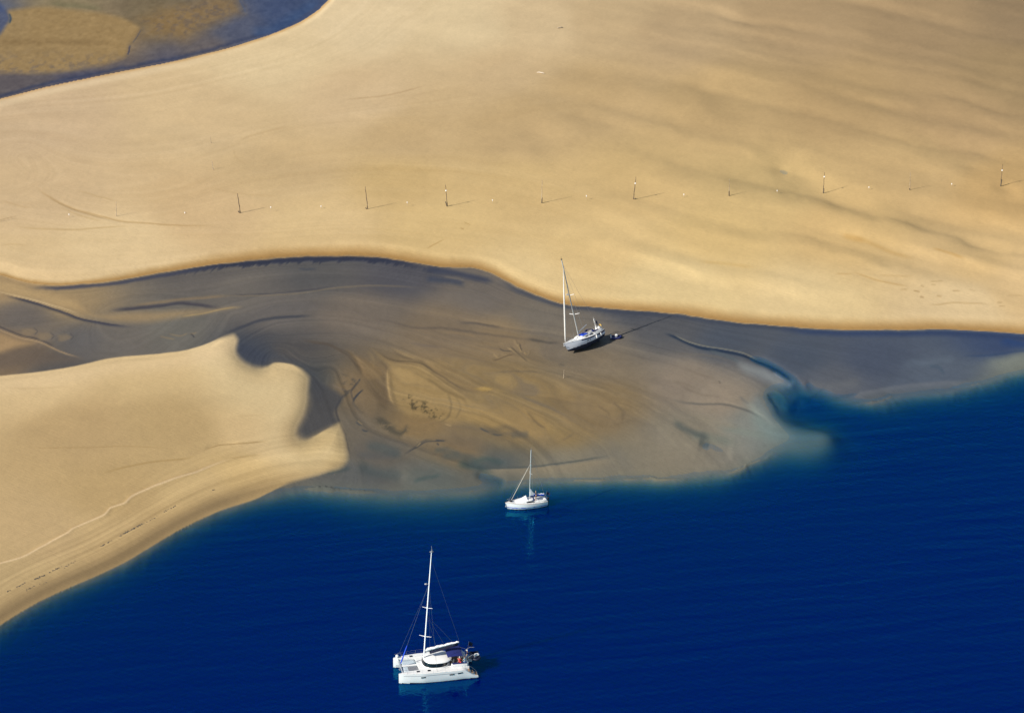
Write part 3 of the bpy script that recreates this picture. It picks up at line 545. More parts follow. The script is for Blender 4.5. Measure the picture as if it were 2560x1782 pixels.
# film of water in the top channel, sea bed
kt = topch*1.0
chw = 0.0
Z = Z*(1-smooth(2, -4, d1))+(.035-.085*chw+0.06*np.clip(k1*1.1+k2*.9, 0, 1)+.008*ripA+.05*k1*fbm(WX*.16, WY*.07, 891, 4)+.03*k2*fbm(WX*.3, WY*.12, 895, 3))*smooth(2, -4, d1)
dsea = sdist(SEA, 420, 6, 4.0)
insea = inside(SEA+[(3600, 3000), (-1500, 3000)], 6)
e = np.where(np.isnan(dsea), 999, np.abs(dsea))
wisp = fbm(WX*.16+WY*.05+.8*NB1, WY*.10-WX*.03, 951, 4, .6)
sg_ = np.where(insea, e, -e)+wisp*(3+15*np.exp(-((PX-2000)**2+1.6*(PY-1110)**2)/150.0**2)+5*np.exp(-((PX-1750)/160)**2-((PY-1180)/60)**2)+6*smooth(1950, 2150, PX))
sg_ = np.where(np.abs(e) > 900, np.where(insea, 999, -999), sg_); insea = sg_ > 0; e = np.abs(sg_)
wsea = 40+26*smooth(600, 900, PX)-24*smooth(1130, 1330, PX)-2*smooth(2000, 2200, PX)
wsea = wsea+55*np.exp(-((PX-2030)**2+(PY-1135)**2)/60.0**2)
dep = np.where(insea, 3.4*(1-np.exp(-(e/wsea)**1.6*0.9)), 0)
dep = dep+np.where(insea, np.clip(e-90, 0, 900)*0.01, 0)
shore = smooth(0, 34, e)
Z = np.where(insea, -dep-0.01, Z*(0.02+0.98*np.where(lowb, smooth(0, 55, e), smooth(0, 26, e)))+0.004)
def deepen(pts, amp, ww, taper=.2, jit=3):
    idx, d, t, s = seg(pts, ww*2.2, 6, jit)
    k = np.exp(-(d/ww)**2)*smooth(0, taper, t)*smooth(0, taper, 1-t)
    Z[idx] -= amp*k
deepen(K4((900, 490), (1100, 560), (1250, 630), (1400, 720), (1500, 810), (1560, 900), (1640, 1000)), .5, 9, .25)
deepen(K4((1560, 860), (1500, 960), (1560, 1060), (1750, 1120), (1900, 1150)), .8, 34)
deepen(K4((1480, 940), (1650, 1060), (1900, 1140), (2150, 1190), (2400, 1200)), .9, 26, .15)
deepen(K4((1160, 900), (1250, 990), (1330, 1120), (1480, 1270), (1650, 1350)), .25, 12)
deepen(K4((1600, 810), (1640, 820), (1720, 900), (1850, 950)), .2, 9)
deepen(K4((1760, 930), (1900, 975), (2050, 960), (2283, 910)), .18, 5)
deepen(K7((1500, 500), (1750, 520), (2000, 510)), .14, 16); deepen(K7((1650, 620), (1850, 680), (1980, 740)), .2, 14); deepen(K4((380, 1480), (600, 1560), (800, 1590)), .16, 26)
deepen(K7((400, 540), (700, 620), (950, 660)), .12, 18)
def blur(a, n):
    for ax in (0, 1):
        p_ = np.pad(a, [(n, n) if k == ax else (0, 0) for k in (0, 1)], mode='edge'); cs = np.cumsum(p_, ax); z = np.zeros_like(np.take(cs, [0], ax)); cs = np.concatenate([z, cs], ax)
        hi = np.take(cs, np.arange(2*n+1, cs.shape[ax]), ax); lo = np.take(cs, np.arange(0, cs.shape[ax]-2*n-1), ax); a = (hi-lo)/(2*n+1)
    return a
zb = blur(blur(Z.reshape(SHP), 7), 7).ravel(); kk = smooth(10, 30, e)*insea; Z = Z*(1-kk)+zb*kk
swirl = fbm(WX*0.12+NB1, WY*0.05+NB2, 701, 4)
Z += np.where(insea, np.clip(1-e/90, 0, 1)*0.34*swirl, np.where(flatm, np.clip(1-e/60, 0, 1)*.07*swirl-0.05*np.clip(1-e/50, 0, 1), 0))
tr2 = (PX-2035)**2+1.6*(PY-1105)**2
Z -= .15*np.exp(-tr2/80.0**2)*flatm
zb = blur(blur(Z.reshape(SHP), 6), 6).ravel(); kk = np.exp(-(tr2/150.0**2)**1.5); Z = Z*(1-kk)+zb*kk
# the sea bed keeps the colour of the flat, paler sand out in the shallows
kd = smooth(-26, 16, np.where(insea, e, -e))*(1-drym); bedc = np.array((104, 112, 104.0))
col = col*(1-.6*kd[:, None])+bedc*.6*kd[:, None]
# wet gloss
wet = np.where(drym > .5, 0.0, 0.75)+np.where(topch, 0.2, 0)
wet = np.where(topch, .35, wet); wet = np.clip(wet*(0.75+.35*str2)+.35*smooth(60, 5, dd)*low_only, 0, 1)

K_ILL = np.array(KILL)
s_ = col/255.0
albedo = np.where(s_ <= 0.04045, s_/12.92, ((s_+0.055)/1.055)**2.4)/K_ILL
albedo = albedo*np.where((drym > .5)[:, None], 1.0, np.array(KWET))
albedo = np.clip(albedo, 0.004, 0.8)

def sheet(name, nx, ny, Zg, keep=None, attrs=None, mats=None):
    """grid mesh over the survey area with strides growing out to the horizon all round"""
    ex = np.cumsum(0.02*1.5**np.arange(20)); ey = np.cumsum(2.0*1.5**np.arange(18))
    X = np.r_[nx[0]-ex[::-1], nx, nx[-1]+ex]; eyn = ey[ey < 1200]; Y = np.r_[ny[0]-eyn[::-1], ny, ny[-1]+ey]
    ix = np.clip(np.arange(len(X))-len(ex), 0, len(nx)-1); iy = np.clip(np.arange(len(Y))-len(eyn), 0, len(ny)-1)
    gxx, gyy = np.meshgrid(X, Y); gxx = gxx*halfw(gyy)
    zz = Zg[np.ix_(iy, ix)]
    nX, nY = len(X), len(Y)
    co = np.stack([gxx, gyy, zz], -1).reshape(-1, 3).astype(np.float32)
    a = (np.arange(nY-1)[:, None]*nX+np.arange(nX-1)[None, :]).ravel()
    f = np.stack([a, a+1, a+1+nX, a+nX], 1)
    if keep is not None:
        kk = keep[np.ix_(iy, ix)].ravel(); f = f[kk[f].any(1)]
        used = np.zeros(len(co), bool); used[f.ravel()] = True
        remap = np.cumsum(used)-1; f = remap[f]; co = co[used]
    else: used = None
    me = bpy.data.meshes.new(name)
    me.vertices.add(len(co)); me.vertices.foreach_set('co', co.ravel())
    me.loops.add(f.size); me.loops.foreach_set('vertex_index', f.ravel().astype(np.int32))
    me.polygons.add(len(f)); me.polygons.foreach_set('loop_start', (np.arange(len(f))*4).astype(np.int32))
    me.polygons.foreach_set('use_smooth', np.ones(len(f), bool))
    for an, (typ, arr) in attrs.items():
        v = arr[np.ix_(iy, ix)] if arr.ndim == 2 else arr[iy][:, ix]
        v = v.reshape(-1, *arr.shape[2:]); v = v[used] if used is not None else v
        at = me.attributes.new(an, typ, 'POINT')
        if typ == 'FLOAT': at.data.foreach_set('value', v.astype(np.float32).ravel())
        else: at.data.foreach_set('color', np.c_[v, np.ones(len(v))].astype(np.float32).ravel())
    me.update(); me.validate()
    o = bpy.data.objects.new(name, me); C.objects.link(o); o['kind'] = 'structure'
    me.materials.append(mats); return o

def sand_material():
    m = bpy.data.materials.new('sand'); m.use_nodes = True; n = m.node_tree; L = n.links; p = n.nodes['Principled BSDF']
    at = n.nodes.new('ShaderNodeAttribute'); at.attribute_name = 'sand_color'
    wt = n.nodes.new('ShaderNodeAttribute'); wt.attribute_name = 'wetness'
    ge = n.nodes.new('ShaderNodeNewGeometry')
    n1 = n.nodes.new('ShaderNodeTexNoise'); n1.inputs['Scale'].default_value = 1.6; n1.inputs['Detail'].default_value = 6; n1.inputs['Roughness'].default_value = .7
    L.new(ge.outputs['Position'], n1.inputs['Vector'])
    mp = n.nodes.new('ShaderNodeMapping'); mp.vector_type = 'TEXTURE'; mp.inputs['Rotation'].default_value = (0, 0, R(-37)); mp.inputs['Scale'].default_value = (2.2, .4, 1)
    L.new(ge.outputs['Position'], mp.inputs['Vector'])
    n2 = n.nodes.new('ShaderNodeTexNoise'); n2.inputs['Scale'].default_value = 1.1; n2.inputs['Detail'].default_value = 3; n2.inputs['Distortion'].default_value = .6
    L.new(mp.outputs[0], n2.inputs['Vector'])
    mr = n.nodes.new('ShaderNodeMapRange'); mr.inputs[1].default_value = .3; mr.inputs[2].default_value = .7; mr.inputs[3].default_value = .96; mr.inputs[4].default_value = 1.04
    L.new(n1.outputs[0], mr.inputs[0])
    sc_ = n.nodes.new('ShaderNodeVectorMath'); sc_.operation = 'SCALE'
    L.new(at.outputs['Color'], sc_.inputs[0]); L.new(mr.outputs[0], sc_.inputs['Scale']); L.new(sc_.outputs[0], p.inputs['Base Color'])
    rr = n.nodes.new('ShaderNodeMapRange'); rr.inputs[3].default_value = .95; rr.inputs[4].default_value = .42
    L.new(wt.outputs['Fac'], rr.inputs[0]); L.new(rr.outputs[0], p.inputs['Roughness'])
    sr = n.nodes.new('ShaderNodeMapRange'); sr.inputs[3].default_value = .05; sr.inputs[4].default_value = .18
    L.new(wt.outputs['Fac'], sr.inputs[0]); L.new(sr.outputs[0], p.inputs['Specular IOR Level'])
    ad = n.nodes.new('ShaderNodeMath'); ad.operation = 'ADD'; L.new(n1.outputs[0], ad.inputs[0]); L.new(n2.outputs[0], ad.inputs[1])
    b = n.nodes.new('ShaderNodeBump'); b.inputs['Strength'].default_value = .5; b.inputs['Distance'].default_value = .08
    L.new(ad.outputs[0], b.inputs['Height']); L.new(b.outputs[0], p.inputs['Normal'])
    return m
def water_material():
    m = bpy.data.materials.new('sea_water'); m.use_nodes = True; n = m.node_tree; L = n.links
    for q in list(n.nodes): n.nodes.remove(q)
    out = n.nodes.new('ShaderNodeOutputMaterial')
    dp = n.nodes.new('ShaderNodeAttribute'); dp.attribute_name = 'depth'
    ge = n.nodes.new('ShaderNodeNewGeometry')
    comb = n.nodes.new('ShaderNodeCombineColor'); comb2 = n.nodes.new('ShaderNodeCombineColor')
    deep = WATER_DEEP
    for i, k in enumerate(WATER_K):
        a = n.nodes.new('ShaderNodeMath'); a.operation = 'MULTIPLY'; a.inputs[1].default_value = -k; L.new(dp.outputs['Fac'], a.inputs[0])
        b = n.nodes.new('ShaderNodeMath'); b.operation = 'EXPONENT'; L.new(a.outputs[0], b.inputs[0]); L.new(b.outputs[0], comb.inputs[i])
        c = n.nodes.new('ShaderNodeMath'); c.operation = 'SUBTRACT'; c.inputs[0].default_value = 1; L.new(b.outputs[0], c.inputs[1])
        d = n.nodes.new('ShaderNodeMath'); d.operation = 'MULTIPLY'; d.inputs[1].default_value = deep[i]; L.new(c.outputs[0], d.inputs[0]); L.new(d.outputs[0], comb2.inputs[i])
    # swell, wind ripples
    def wave(rot, sx, sy, scale, det, dist):
        mp = n.nodes.new('ShaderNodeMapping'); mp.vector_type = 'TEXTURE'; mp.inputs['Rotation'].default_value = (0, 0, R(rot)); mp.inputs['Scale'].default_value = (sx, sy, 1)
        L.new(ge.outputs['Position'], mp.inputs['Vector'])
        t = n.nodes.new('ShaderNodeTexNoise'); t.inputs['Scale'].default_value = scale; t.inputs['Detail'].default_value = det; t.inputs['Distortion'].default_value = dist
        L.new(mp.outputs[0], t.inputs['Vector']); return t.outputs[0]
    s1 = wave(11, 9.0, 1.5, .5, 1, .3); s2 = wave(40, 1.5, .45, .55, 3, .3); s3 = wave(-28, 1.5, .45, .55, 3, .3)
    big = wave(-20, 1, 1.6, .022, 3, .5)
    def mul(a, k):
        q = n.nodes.new('ShaderNodeMath'); q.operation = 'MULTIPLY'; L.new(a, q.inputs[0])
        if isinstance(k, float): q.inputs[1].default_value = k
        else: L.new(k, q.inputs[1])
        return q.outputs[0]
    def add(a, b):
        q = n.nodes.new('ShaderNodeMath'); q.operation = 'ADD'; L.new(a, q.inputs[0]); L.new(b, q.inputs[1]); return q.outputs[0]
    hgt_ = add(add(mul(mul(s1, big), 1.7), mul(s2, .34)), mul(s3, .34))
    bp = n.nodes.new('ShaderNodeBump'); bp.inputs['Strength'].default_value = 1.0; bp.inputs['Distance'].default_value = WAVE
    L.new(hgt_, bp.inputs['Height'])
    tr = n.nodes.new('ShaderNodeBsdfTransparent'); L.new(comb.outputs[0], tr.inputs[0])
    df = n.nodes.new('ShaderNodeSubsurfaceScattering'); df.falloff = 'BURLEY'; df.inputs['Scale'].default_value = 1.0; df.inputs['Radius'].default_value = (1.0, 1.6, 2.2); L.new(comb2.outputs[0], df.inputs[0]); L.new(bp.outputs[0], df.inputs['Normal'])
    ads = n.nodes.new('ShaderNodeAddShader'); L.new(tr.outputs[0], ads.inputs[0]); L.new(df.outputs[0], ads.inputs[1])
    gl = n.nodes.new('ShaderNodeBsdfGlossy'); gl.inputs['Roughness'].default_value = .12; gl.inputs['Color'].default_value = (*WATER_GLOSS, 1); L.new(bp.outputs[0], gl.inputs['Normal'])
    lw = n.nodes.new('ShaderNodeLayerWeight'); lw.inputs['Blend'].default_value = .5; L.new(bp.outputs[0], lw.inputs['Normal'])
    pw = n.nodes.new('ShaderNodeMath'); pw.operation = 'POWER'; pw.inputs[1].default_value = 5; L.new(lw.outputs['Facing'], pw.inputs[0])
    fr = n.nodes.new('ShaderNodeMath'); fr.operation = 'MULTIPLY_ADD'; fr.inputs[1].default_value = .98; fr.inputs[2].default_value = .055; L.new(pw.outputs[0], fr.inputs[0])
    mx = n.nodes.new('ShaderNodeMixShader'); L.new(fr.outputs[0], mx.inputs[0]); L.new(ads.outputs[0], mx.inputs[1]); L.new(gl.outputs[0], mx.inputs[2])
    L.new(mx.outputs[0], out.inputs['Surface']); return m

Zg = Z.reshape(SHP)
terrain = sheet('sand_ground', gu, gy, Zg, attrs={'sand_color': ('FLOAT_COLOR', albedo.reshape(*SHP, 3)), 'wetness': ('FLOAT', wet.reshape(SHP))}, mats=sand_material())
Zw = Zg[::2, ::2]
depth = np.clip(-Zw, 0, 12)
water = sheet('sea_water', gu[::2], gy[::2], np.zeros_like(Zw), keep=(Zw < 0.05), attrs={'depth': ('FLOAT', depth)}, mats=water_material())
def height_at(x, y):
    fx = np.interp(x/halfw(y), gu, np.arange(len(gu))); fy = np.interp(y, gy, np.arange(len(gy)))
    i, j = min(int(fx), len(gu)-2), min(int(fy), len(gy)-2); a, b = fx-i, fy-j
    return float(Zg[j, i]*(1-a)*(1-b)+Zg[j, i+1]*a*(1-b)+Zg[j+1, i]*(1-a)*b+Zg[j+1, i+1]*a*b)
def on_ground(px, py):
    z = 0.0
    for _ in range(6):
        x, y = ground(px, py, z); z = 0.5*z+0.5*height_at(x, y)
    x, y = ground(px, py, z)
    return x, y, height_at(x, y)
# ------------------------------------------------------------------ mesh helpers for things
class MB:
    def __init__(s): s.v = []; s.f = []; s.m = []
    def add(s, vs, fs, mi=0):
        o = len(s.v); s.v += [tuple(v) for v in vs]; s.f += [tuple(i+o for i in f) for f in fs]; s.m += [mi]*len(fs); return s
    def box(s, c, d, mi=0, rz=0, bev=0.0):
        x, y, z = d[0]/2, d[1]/2, d[2]/2; b = min(bev, x*.9, y*.9, z*.9)
        cr, sr = math.cos(rz), math.sin(rz)
        def T(p): return (c[0]+p[0]*cr-p[1]*sr, c[1]+p[0]*sr+p[1]*cr, c[2]+p[2])
        def ring(ix, iy, k, z_):
            q = []
            for sx, sy in ((1, 1), (-1, 1), (-1, -1), (1, -1)):
                ex, ey = ix-k, iy-k
                q += ([(sx*ix, sy*ey, z_), (sx*ex, sy*iy, z_)] if sx*sy > 0 else [(sx*ex, sy*iy, z_), (sx*ix, sy*ey, z_)])
            return [T(p) for p in q]
        if b <= 0: b = 1e-4
        rings = [ring(x-b, y-b, b*.5, -z), ring(x, y, b, -z+b), ring(x, y, b, z-b), ring(x-b, y-b, b*.5, z)]
        return s.loft(rings, mi, True, True, True)
    def loft(s, rings, mi=0, closed=True, cap0=False, cap1=False):
        n = len(rings[0]); o = len(s.v); s.v += [tuple(p) for r in rings for p in r]
        for i in range(len(rings)-1):
            for j in range(n if closed else n-1):
                a = o+i*n+j; b = o+i*n+(j+1) % n
                s.f.append((a, b, b+n, a+n)); s.m.append(mi)
        if cap0: s.f.append(tuple(o+j for j in reversed(range(n)))); s.m.append(mi)
        if cap1: s.f.append(tuple(o+(len(rings)-1)*n+j for j in range(n))); s.m.append(mi)
        return s
    def tube(s, pts, r, mi=0, n=8, flat=1.0):
        pts = [Vector(p) for p in pts]; rr = r if isinstance(r, (list, tuple)) else [r]*len(pts); rings = []
        for i, p in enumerate(pts):
            d = (pts[min(i+1, len(pts)-1)]-pts[max(i-1, 0)]).normalized()
            a = d.cross(Vector((0, 0, 1)))
            if a.length < .05: a = d.cross(Vector((0, 1, 0)))
            a.normalize(); b = a.cross(d)
            rings.append([p+a*(math.cos(t)*rr[i])+b*(math.sin(t)*rr[i]*flat) for t in [2*math.pi*k/n for k in range(n)]])
        return s.loft(rings, mi, True, True, True)
    def ball(s, c, r, mi=0, n=12, m=8, sq=(1, 1, 1)):
        rings = []
        for i in range(m+1):
            t = math.pi*i/m; rad = max(math.sin(t), .01)
            rings.append([(c[0]+sq[0]*r*rad*math.cos(2*math.pi*k/n), c[1]+sq[1]*r*rad*math.sin(2*math.pi*k/n), c[2]-sq[2]*r*math.cos(t)) for k in range(n)])
        return s.loft(rings, mi, True, True, True)
    def build(s, name, mats, parent=None, sm=True, label=None):
        me = bpy.data.meshes.new(name); me.from_pydata(s.v, [], s.f)
        for m in (mats if isinstance(mats, (list, tuple)) else [mats]): me.materials.append(m)
        for p, mi in zip(me.polygons, s.m): p.material_index = mi; p.use_smooth = sm
        me.update(); o = bpy.data.objects.new(name, me); C.objects.link(o)
        if sm:
            try: me.set_sharp_from_angle(angle=R(38))
            except Exception: pass
        if parent: o.parent = parent
        if label: o['label'] = label
        return o
def build_each(mb, name, mats, parent=None, sm=True):
    """every separate piece of the shape becomes an object of its own"""
    par = list(range(len(mb.v)))
    def find(i):
        while par[i] != i: par[i] = par[par[i]]; i = par[i]
        return i
    for f in mb.f:
        for i in f[1:]: par[find(i)] = find(f[0])
    groups = {}
    for k, f in enumerate(mb.f): groups.setdefault(find(f[0]), []).append(k)
    out = []
    for ks in groups.values():
        q = MB(); ids = {}
        for k in ks:
            g = []
            for i in mb.f[k]:
                if i not in ids: ids[i] = len(q.v); q.v.append(mb.v[i])
                g.append(ids[i])
            q.f.append(tuple(g)); q.m.append(mb.m[k])
        out.append(q.build(name, mats, parent, sm))
    return out
def tag(o, label, cat, group=None):
    o['label'] = label; o['category'] = cat
    if group: o['group'] = group
    return o
def thing(name, label, cat, loc=(0, 0, 0), rot=(0, 0, 0), group=None):
    o = bpy.data.objects.new(name, None); C.objects.link(o); o.location = loc; o.rotation_euler = rot; o.empty_display_size = .3
    return tag(o, label, cat, group)

white = mat('white_gelcoat', (.80, .80, .78), .28, var=.04, scale=.8, coat=.2)
white2 = mat('white_deck', (.74, .75, .74), .55, var=.05, scale=1.5)
sailw = mat('white_sailcloth', (.78, .78, .77), .8, var=.08, scale=4, bump=.3)
glass = mat('dark_window', (.006, .009, .014), .12, var=.2)
alu = mat('silver_aluminium', (.62, .63, .64), .35, .6, var=.05)
mastw = mat('white_painted_mast', (.78, .79, .80), .3, var=.03)
grey_mast = mat('grey_painted_mast', (.52, .52, .50), .35, .2, var=.06)
wire = mat('steel_wire', (.34, .36, .38), .35, .7)
wire_d = mat('dark_rigging', (.05, .07, .12), .5)
navy = mat('navy_canvas', (.008, .016, .10), .85, var=.2, scale=5, bump=.3)
blue = mat('royal_blue_canvas', (.008, .06, .55), .8, var=.15, scale=5, bump=.3)
stripe = mat('navy_stripe', (.008, .012, .07), .3)
anti = mat('black_antifouling', (.009, .011, .017), .7, var=.4, scale=2)
anti_b = mat('blue_antifouling', (.01, .018, .05), .7, var=.3, scale=2)
net = mat('grey_netting', (.42, .50, .55), .8, var=.1, scale=12)
net_d = mat('dark_netting', (.16, .17, .19), .8, var=.3, scale=10)
grey = mat('grey_plastic', (.30, .31, .33), .5)
black = mat('black_rubber', (.012, .012, .014), .6)
teak = mat('teak', (.30, .19, .11), .7, var=.2, scale=8)
wood = mat('weathered_wood', (.13, .095, .065), .9, var=.35, scale=4, bump=.6)
pale_wood = mat('bleached_wood', (.40, .33, .24), .9, var=.3, scale=4, bump=.6)
weed_wood = mat('fouled_wood', (.11, .09, .065), .95, var=.4, scale=6, bump=.8)
floatw = mat('white_float', (.82, .82, .80), .4, var=.04)
skin = mat('skin', (.50, .30, .21), .55, var=.05)
hair_b = mat('brown_hair', (.07, .042, .022), .7); hair_g = mat('fair_hair', (.36, .25, .12), .7)
red = mat('red_cloth', (.55, .035, .03), .8, var=.1); teal = mat('pale_teal_cloth', (.30, .48, .52), .8); navyc = mat('navy_cloth', (.012, .02, .06), .85)
bluec = mat('light_blue_cloth', (.16, .30, .48), .85); blackc = mat('black_cloth', (.012, .012, .016), .85); whitec = mat('white_cloth', (.75, .75, .73), .8); khaki = mat('grey_cloth', (.25, .27, .30), .85)
yellow = mat('yellow_foam', (.60, .38, .07), .6)
hull_grey = mat('pale_grey_topsides', (.74, .78, .85), .3, var=.03, coat=.2)

# ------------------------------------------------------------------ hulls
def hull_mesh(L, half, sheer, keel, mats_z, power=2.4, nst=26, nsec=9, tilt=0.0, xs=None):
    """open-topped lofted hull: half(t), sheer(t), keel(t) with t 0 stern .. 1 bow"""
    mb = MB(); rings = []
    for i in range(nst+1):
        t = i/nst; hb, zs, zk = half(t), sheer(t), keel(t); r = []
        for j in range(-nsec, nsec+1):
            a = abs(j)/nsec*math.pi/2
            y = hb*math.sin(a)**(2/power); z = zs-(zs-zk)*math.cos(a)**(2/power)
            rake = tilt*(z-zk)*t**6
            r.append((t*L+rake, math.copysign(y, j) if j else 0.0, z))
        rings.append(r)
    mb.loft(rings, 0, False)
    n = len(rings[0]); mb.f.append(tuple(reversed(range(n)))); mb.m.append(0)
    for k, f in enumerate(mb.f):
        z = sum(mb.v[i][2] for i in f)/len(f); x = sum(mb.v[i][0] for i in f)/len(f)/L
        mb.m[k] = mats_z(x, z)
    return mb, rings
def deck_mesh(rings, camber=.05, ins=1.0, dz=0.0, m=8):
    mb = MB(); rr = []
    for r in rings:
        a, b = Vector(r[0]), Vector(r[-1]); q = []
        for k in range(m+1):
            u = k/m; p = a.lerp(b, .5+(u-.5)*ins); q.append((p.x, p.y, p.z+dz+camber*abs(b.y-a.y)*(1-(2*u-1)**2)))
        rr.append(q)
    mb.loft(rr, 0, False); return mb
def superring(cx, ax_f, ax_b, by, z, n=28, pw=2.6, dzx=0.0):
    out = []
    for k in range(n):
        t = 2*math.pi*k/n; c, s_ = math.cos(t), math.sin(t)
        x = math.copysign(abs(c)**(2/pw), c)*(ax_f if c > 0 else ax_b); y = math.copysign(abs(s_)**(2/pw), s_)*by
        out.append((cx+x, y, z+dzx*x))
    return out
def rail(parent, pts, h, every, base_r=.014, mats=None, name='guard_rail', wires=(1.0, .5)):
    mb = MB()
    for p in pts: mb.tube([p, (p[0], p[1], p[2]+h)], base_r, n=5)
    for f in wires: mb.tube([(p[0], p[1], p[2]+h*f) for p in pts], base_r*.7, n=4)
    return build_each(mb, name, mats or wire, parent)

# ------------------------------------------------------------------ people
def grow(name, pts, edges, rad, m, parent=None, sub=1):
    me = bpy.data.meshes.new(name); me.from_pydata(pts, edges, []); o = bpy.data.objects.new(name, me); C.objects.link(o)
    md = o.modifiers.new('skin', 'SKIN'); md.use_smooth_shade = True
    if not me.skin_vertices: me.attributes
    sv = me.skin_vertices[0].data
    for i, r in enumerate(rad): sv[i].radius = (r, r) if not isinstance(r, tuple) else r
    sv[0].use_root = True
    s2 = o.modifiers.new('sub', 'SUBSURF'); s2.levels = sub; s2.render_levels = sub
    dg = bpy.context.evaluated_depsgraph_get(); ev = o.evaluated_get(dg); nm = bpy.data.meshes.new_from_object(ev)
    o.modifiers.clear(); o.data = nm; nm.materials.clear(); nm.materials.append(m); nm.name = name
    for p in nm.polygons: p.use_smooth = True
    if parent: o.parent = parent
    return o
def person(label, loc, rz, pose, shirt, legs, hairm, hat=None, arm_up=0.0):
    t = thing('person', label, 'person', loc, (0, 0, rz))
    sit = pose == 'sit'
    hipz = .10 if sit else .92
    P = [(0, 0, hipz), (0, 0, hipz+.22), (0, 0, hipz+.42), (.01, 0, hipz+.54), (.02, 0, hipz+.60), (.035, 0, hipz+.70), (.03, 0, hipz+.80)]
    rad = [(.15, .12), (.135, .105), (.16, .11), (.075, .07), (.055, .055), (.085, .075), (.07, .065)]
    E_ = [(i, i+1) for i in range(6)]
    hands = []
    for sg in (1, -1):
        sh = (0, sg*.19, hipz+.47)
        up = arm_up if sg > 0 else 0
        el = (.14+.1*up, sg*.27, hipz+.24+.25*up); wr = (.36+.05*up, sg*.20, hipz+.20+.50*up)
        if not sit and not up: el = (.02, sg*.25, hipz+.18); wr = (.10, sg*.26, hipz-.05)
        b = len(P); P += [sh, el, wr]; rad += [.062, .046, .034]; E_ += [(2, b), (b, b+1), (b+1, b+2)]
        d = (Vector(wr)-Vector(el)).normalized(); side = Vector((0, 0, 1)).cross(d) if abs(d.z) < .9 else Vector((0, 1, 0)); side.normalize()
        pal = Vector(wr)+d*.08; pb = len(P); P.append(tuple(pal)); rad.append((.036, .02)); E_.append((b+2, pb))
        for q, ln in zip((-1.5, -.5, .5, 1.5), (.055, .07, .075, .065)):
            k0 = pal+side*q*.021+d*.02; k1 = k0+d*ln*.6; k2 = k1+(d*.7+Vector((0, 0, -.5))).normalized()*ln*.5
            f = len(P); P += [tuple(k0), tuple(k1), tuple(k2)]; rad += [.0095, .009, .008]; E_ += [(pb, f), (f, f+1), (f+1, f+2)]
        f = len(P); th = Vector(wr)+d*.03-side*sg*.03; P += [tuple(th), tuple(th-side*sg*.03+d*.04)]; rad += [.011, .009]; E_ += [(b+2, f), (f, f+1)]
    legp = []
    for sg in (1, -1):
        hp = (0, sg*.10, hipz-.02)
        kn = (.42, sg*.13, hipz+.02) if sit else (.03, sg*.11, .50)
        an = (.44, sg*.13, hipz-.40) if sit else (0, sg*.11, .08); fo = (an[0]+.17, an[1]+sg*.02, an[2]-.04)
        b = len(P); P += [hp, kn, an, fo]; rad += [.088, .06, .04, (.045, .03)]; E_ += [(0, b), (b, b+1), (b+1, b+2), (b+2, b+3)]; legp.append((hp, kn, an))
    grow('body', P, E_, rad, skin, t)
    # shirt with sleeves
    sp2_ = P[:4]; sr = [(.17, .14), (.155, .125), (.18, .13), (.09, .085)]; se = [(0, 1), (1, 2), (2, 3)]; sp2_ = list(sp2_)
    for sg in (1, -1):
        i0 = 7 if sg > 0 else None
    arms = [i for i in range(len(P)) if abs(abs(P[i][1])-.19) < 1e-6 and abs(P[i][2]-(hipz+.47)) < 1e-6]
    for a in arms:
        b = len(sp2_); mid = tuple(Vector(P[a]).lerp(Vector(P[a+1]), .75)); sp2_ += [P[a], mid]; sr += [.078, .062]; se += [(2, b), (b, b+1)]
    grow('shirt', sp2_, se, sr, shirt, t)
    lp = [(0, 0, hipz+.02)]; lr = [(.165, .135)]; le = []
    for hp, kn, an in legp:
        b = len(lp); mid = tuple(Vector(hp).lerp(Vector(kn), .8)); lp += [hp, mid]; lr += [.105, .078]; le += [(0, b), (b, b+1)]
    grow('trousers', lp, le, lr, legs, t)
    hz = hipz+.76
    f = MB(); f.ball((.105, 0, hz-.03), .018, n=6, m=4, sq=(1.2, .7, 1.2)); f.ball((.08, .075, hz-.03), .02, n=6, m=4, sq=(.5, .4, 1)); f.ball((.02, .09, hz-.02), .03, n=6, m=4, sq=(.6, .3, 1)); f.ball((.02, -.09, hz-.02), .03, n=6, m=4, sq=(.6, .3, 1))
    build_each(f, 'ear', skin, t)
    e = MB()
    for sg in (1, -1): e.ball((.106, sg*.033, hz), .011, n=6, m=4)
    e.box((.104, 0, hz-.075), (.01, .05, .01)); build_each(e, 'eye', hair_b, t)
    if hat: h = MB(); h.ball((.03, 0, hz+.045), .108, n=14, m=7, sq=(1, .93, .75)); h.ball((.09, 0, hz+.03), .12, n=14, m=5, sq=(1, .85, .1)); h.build('hat', hat, t)
    else: h = MB(); h.ball((.012, 0, hz+.035), .104, n=14, m=7, sq=(.95, .93, .85)); h.build('hair', hairm, t)
    return t
def at_z(px, py, z): x, y = ground(px, py, z); return (x, y, z)

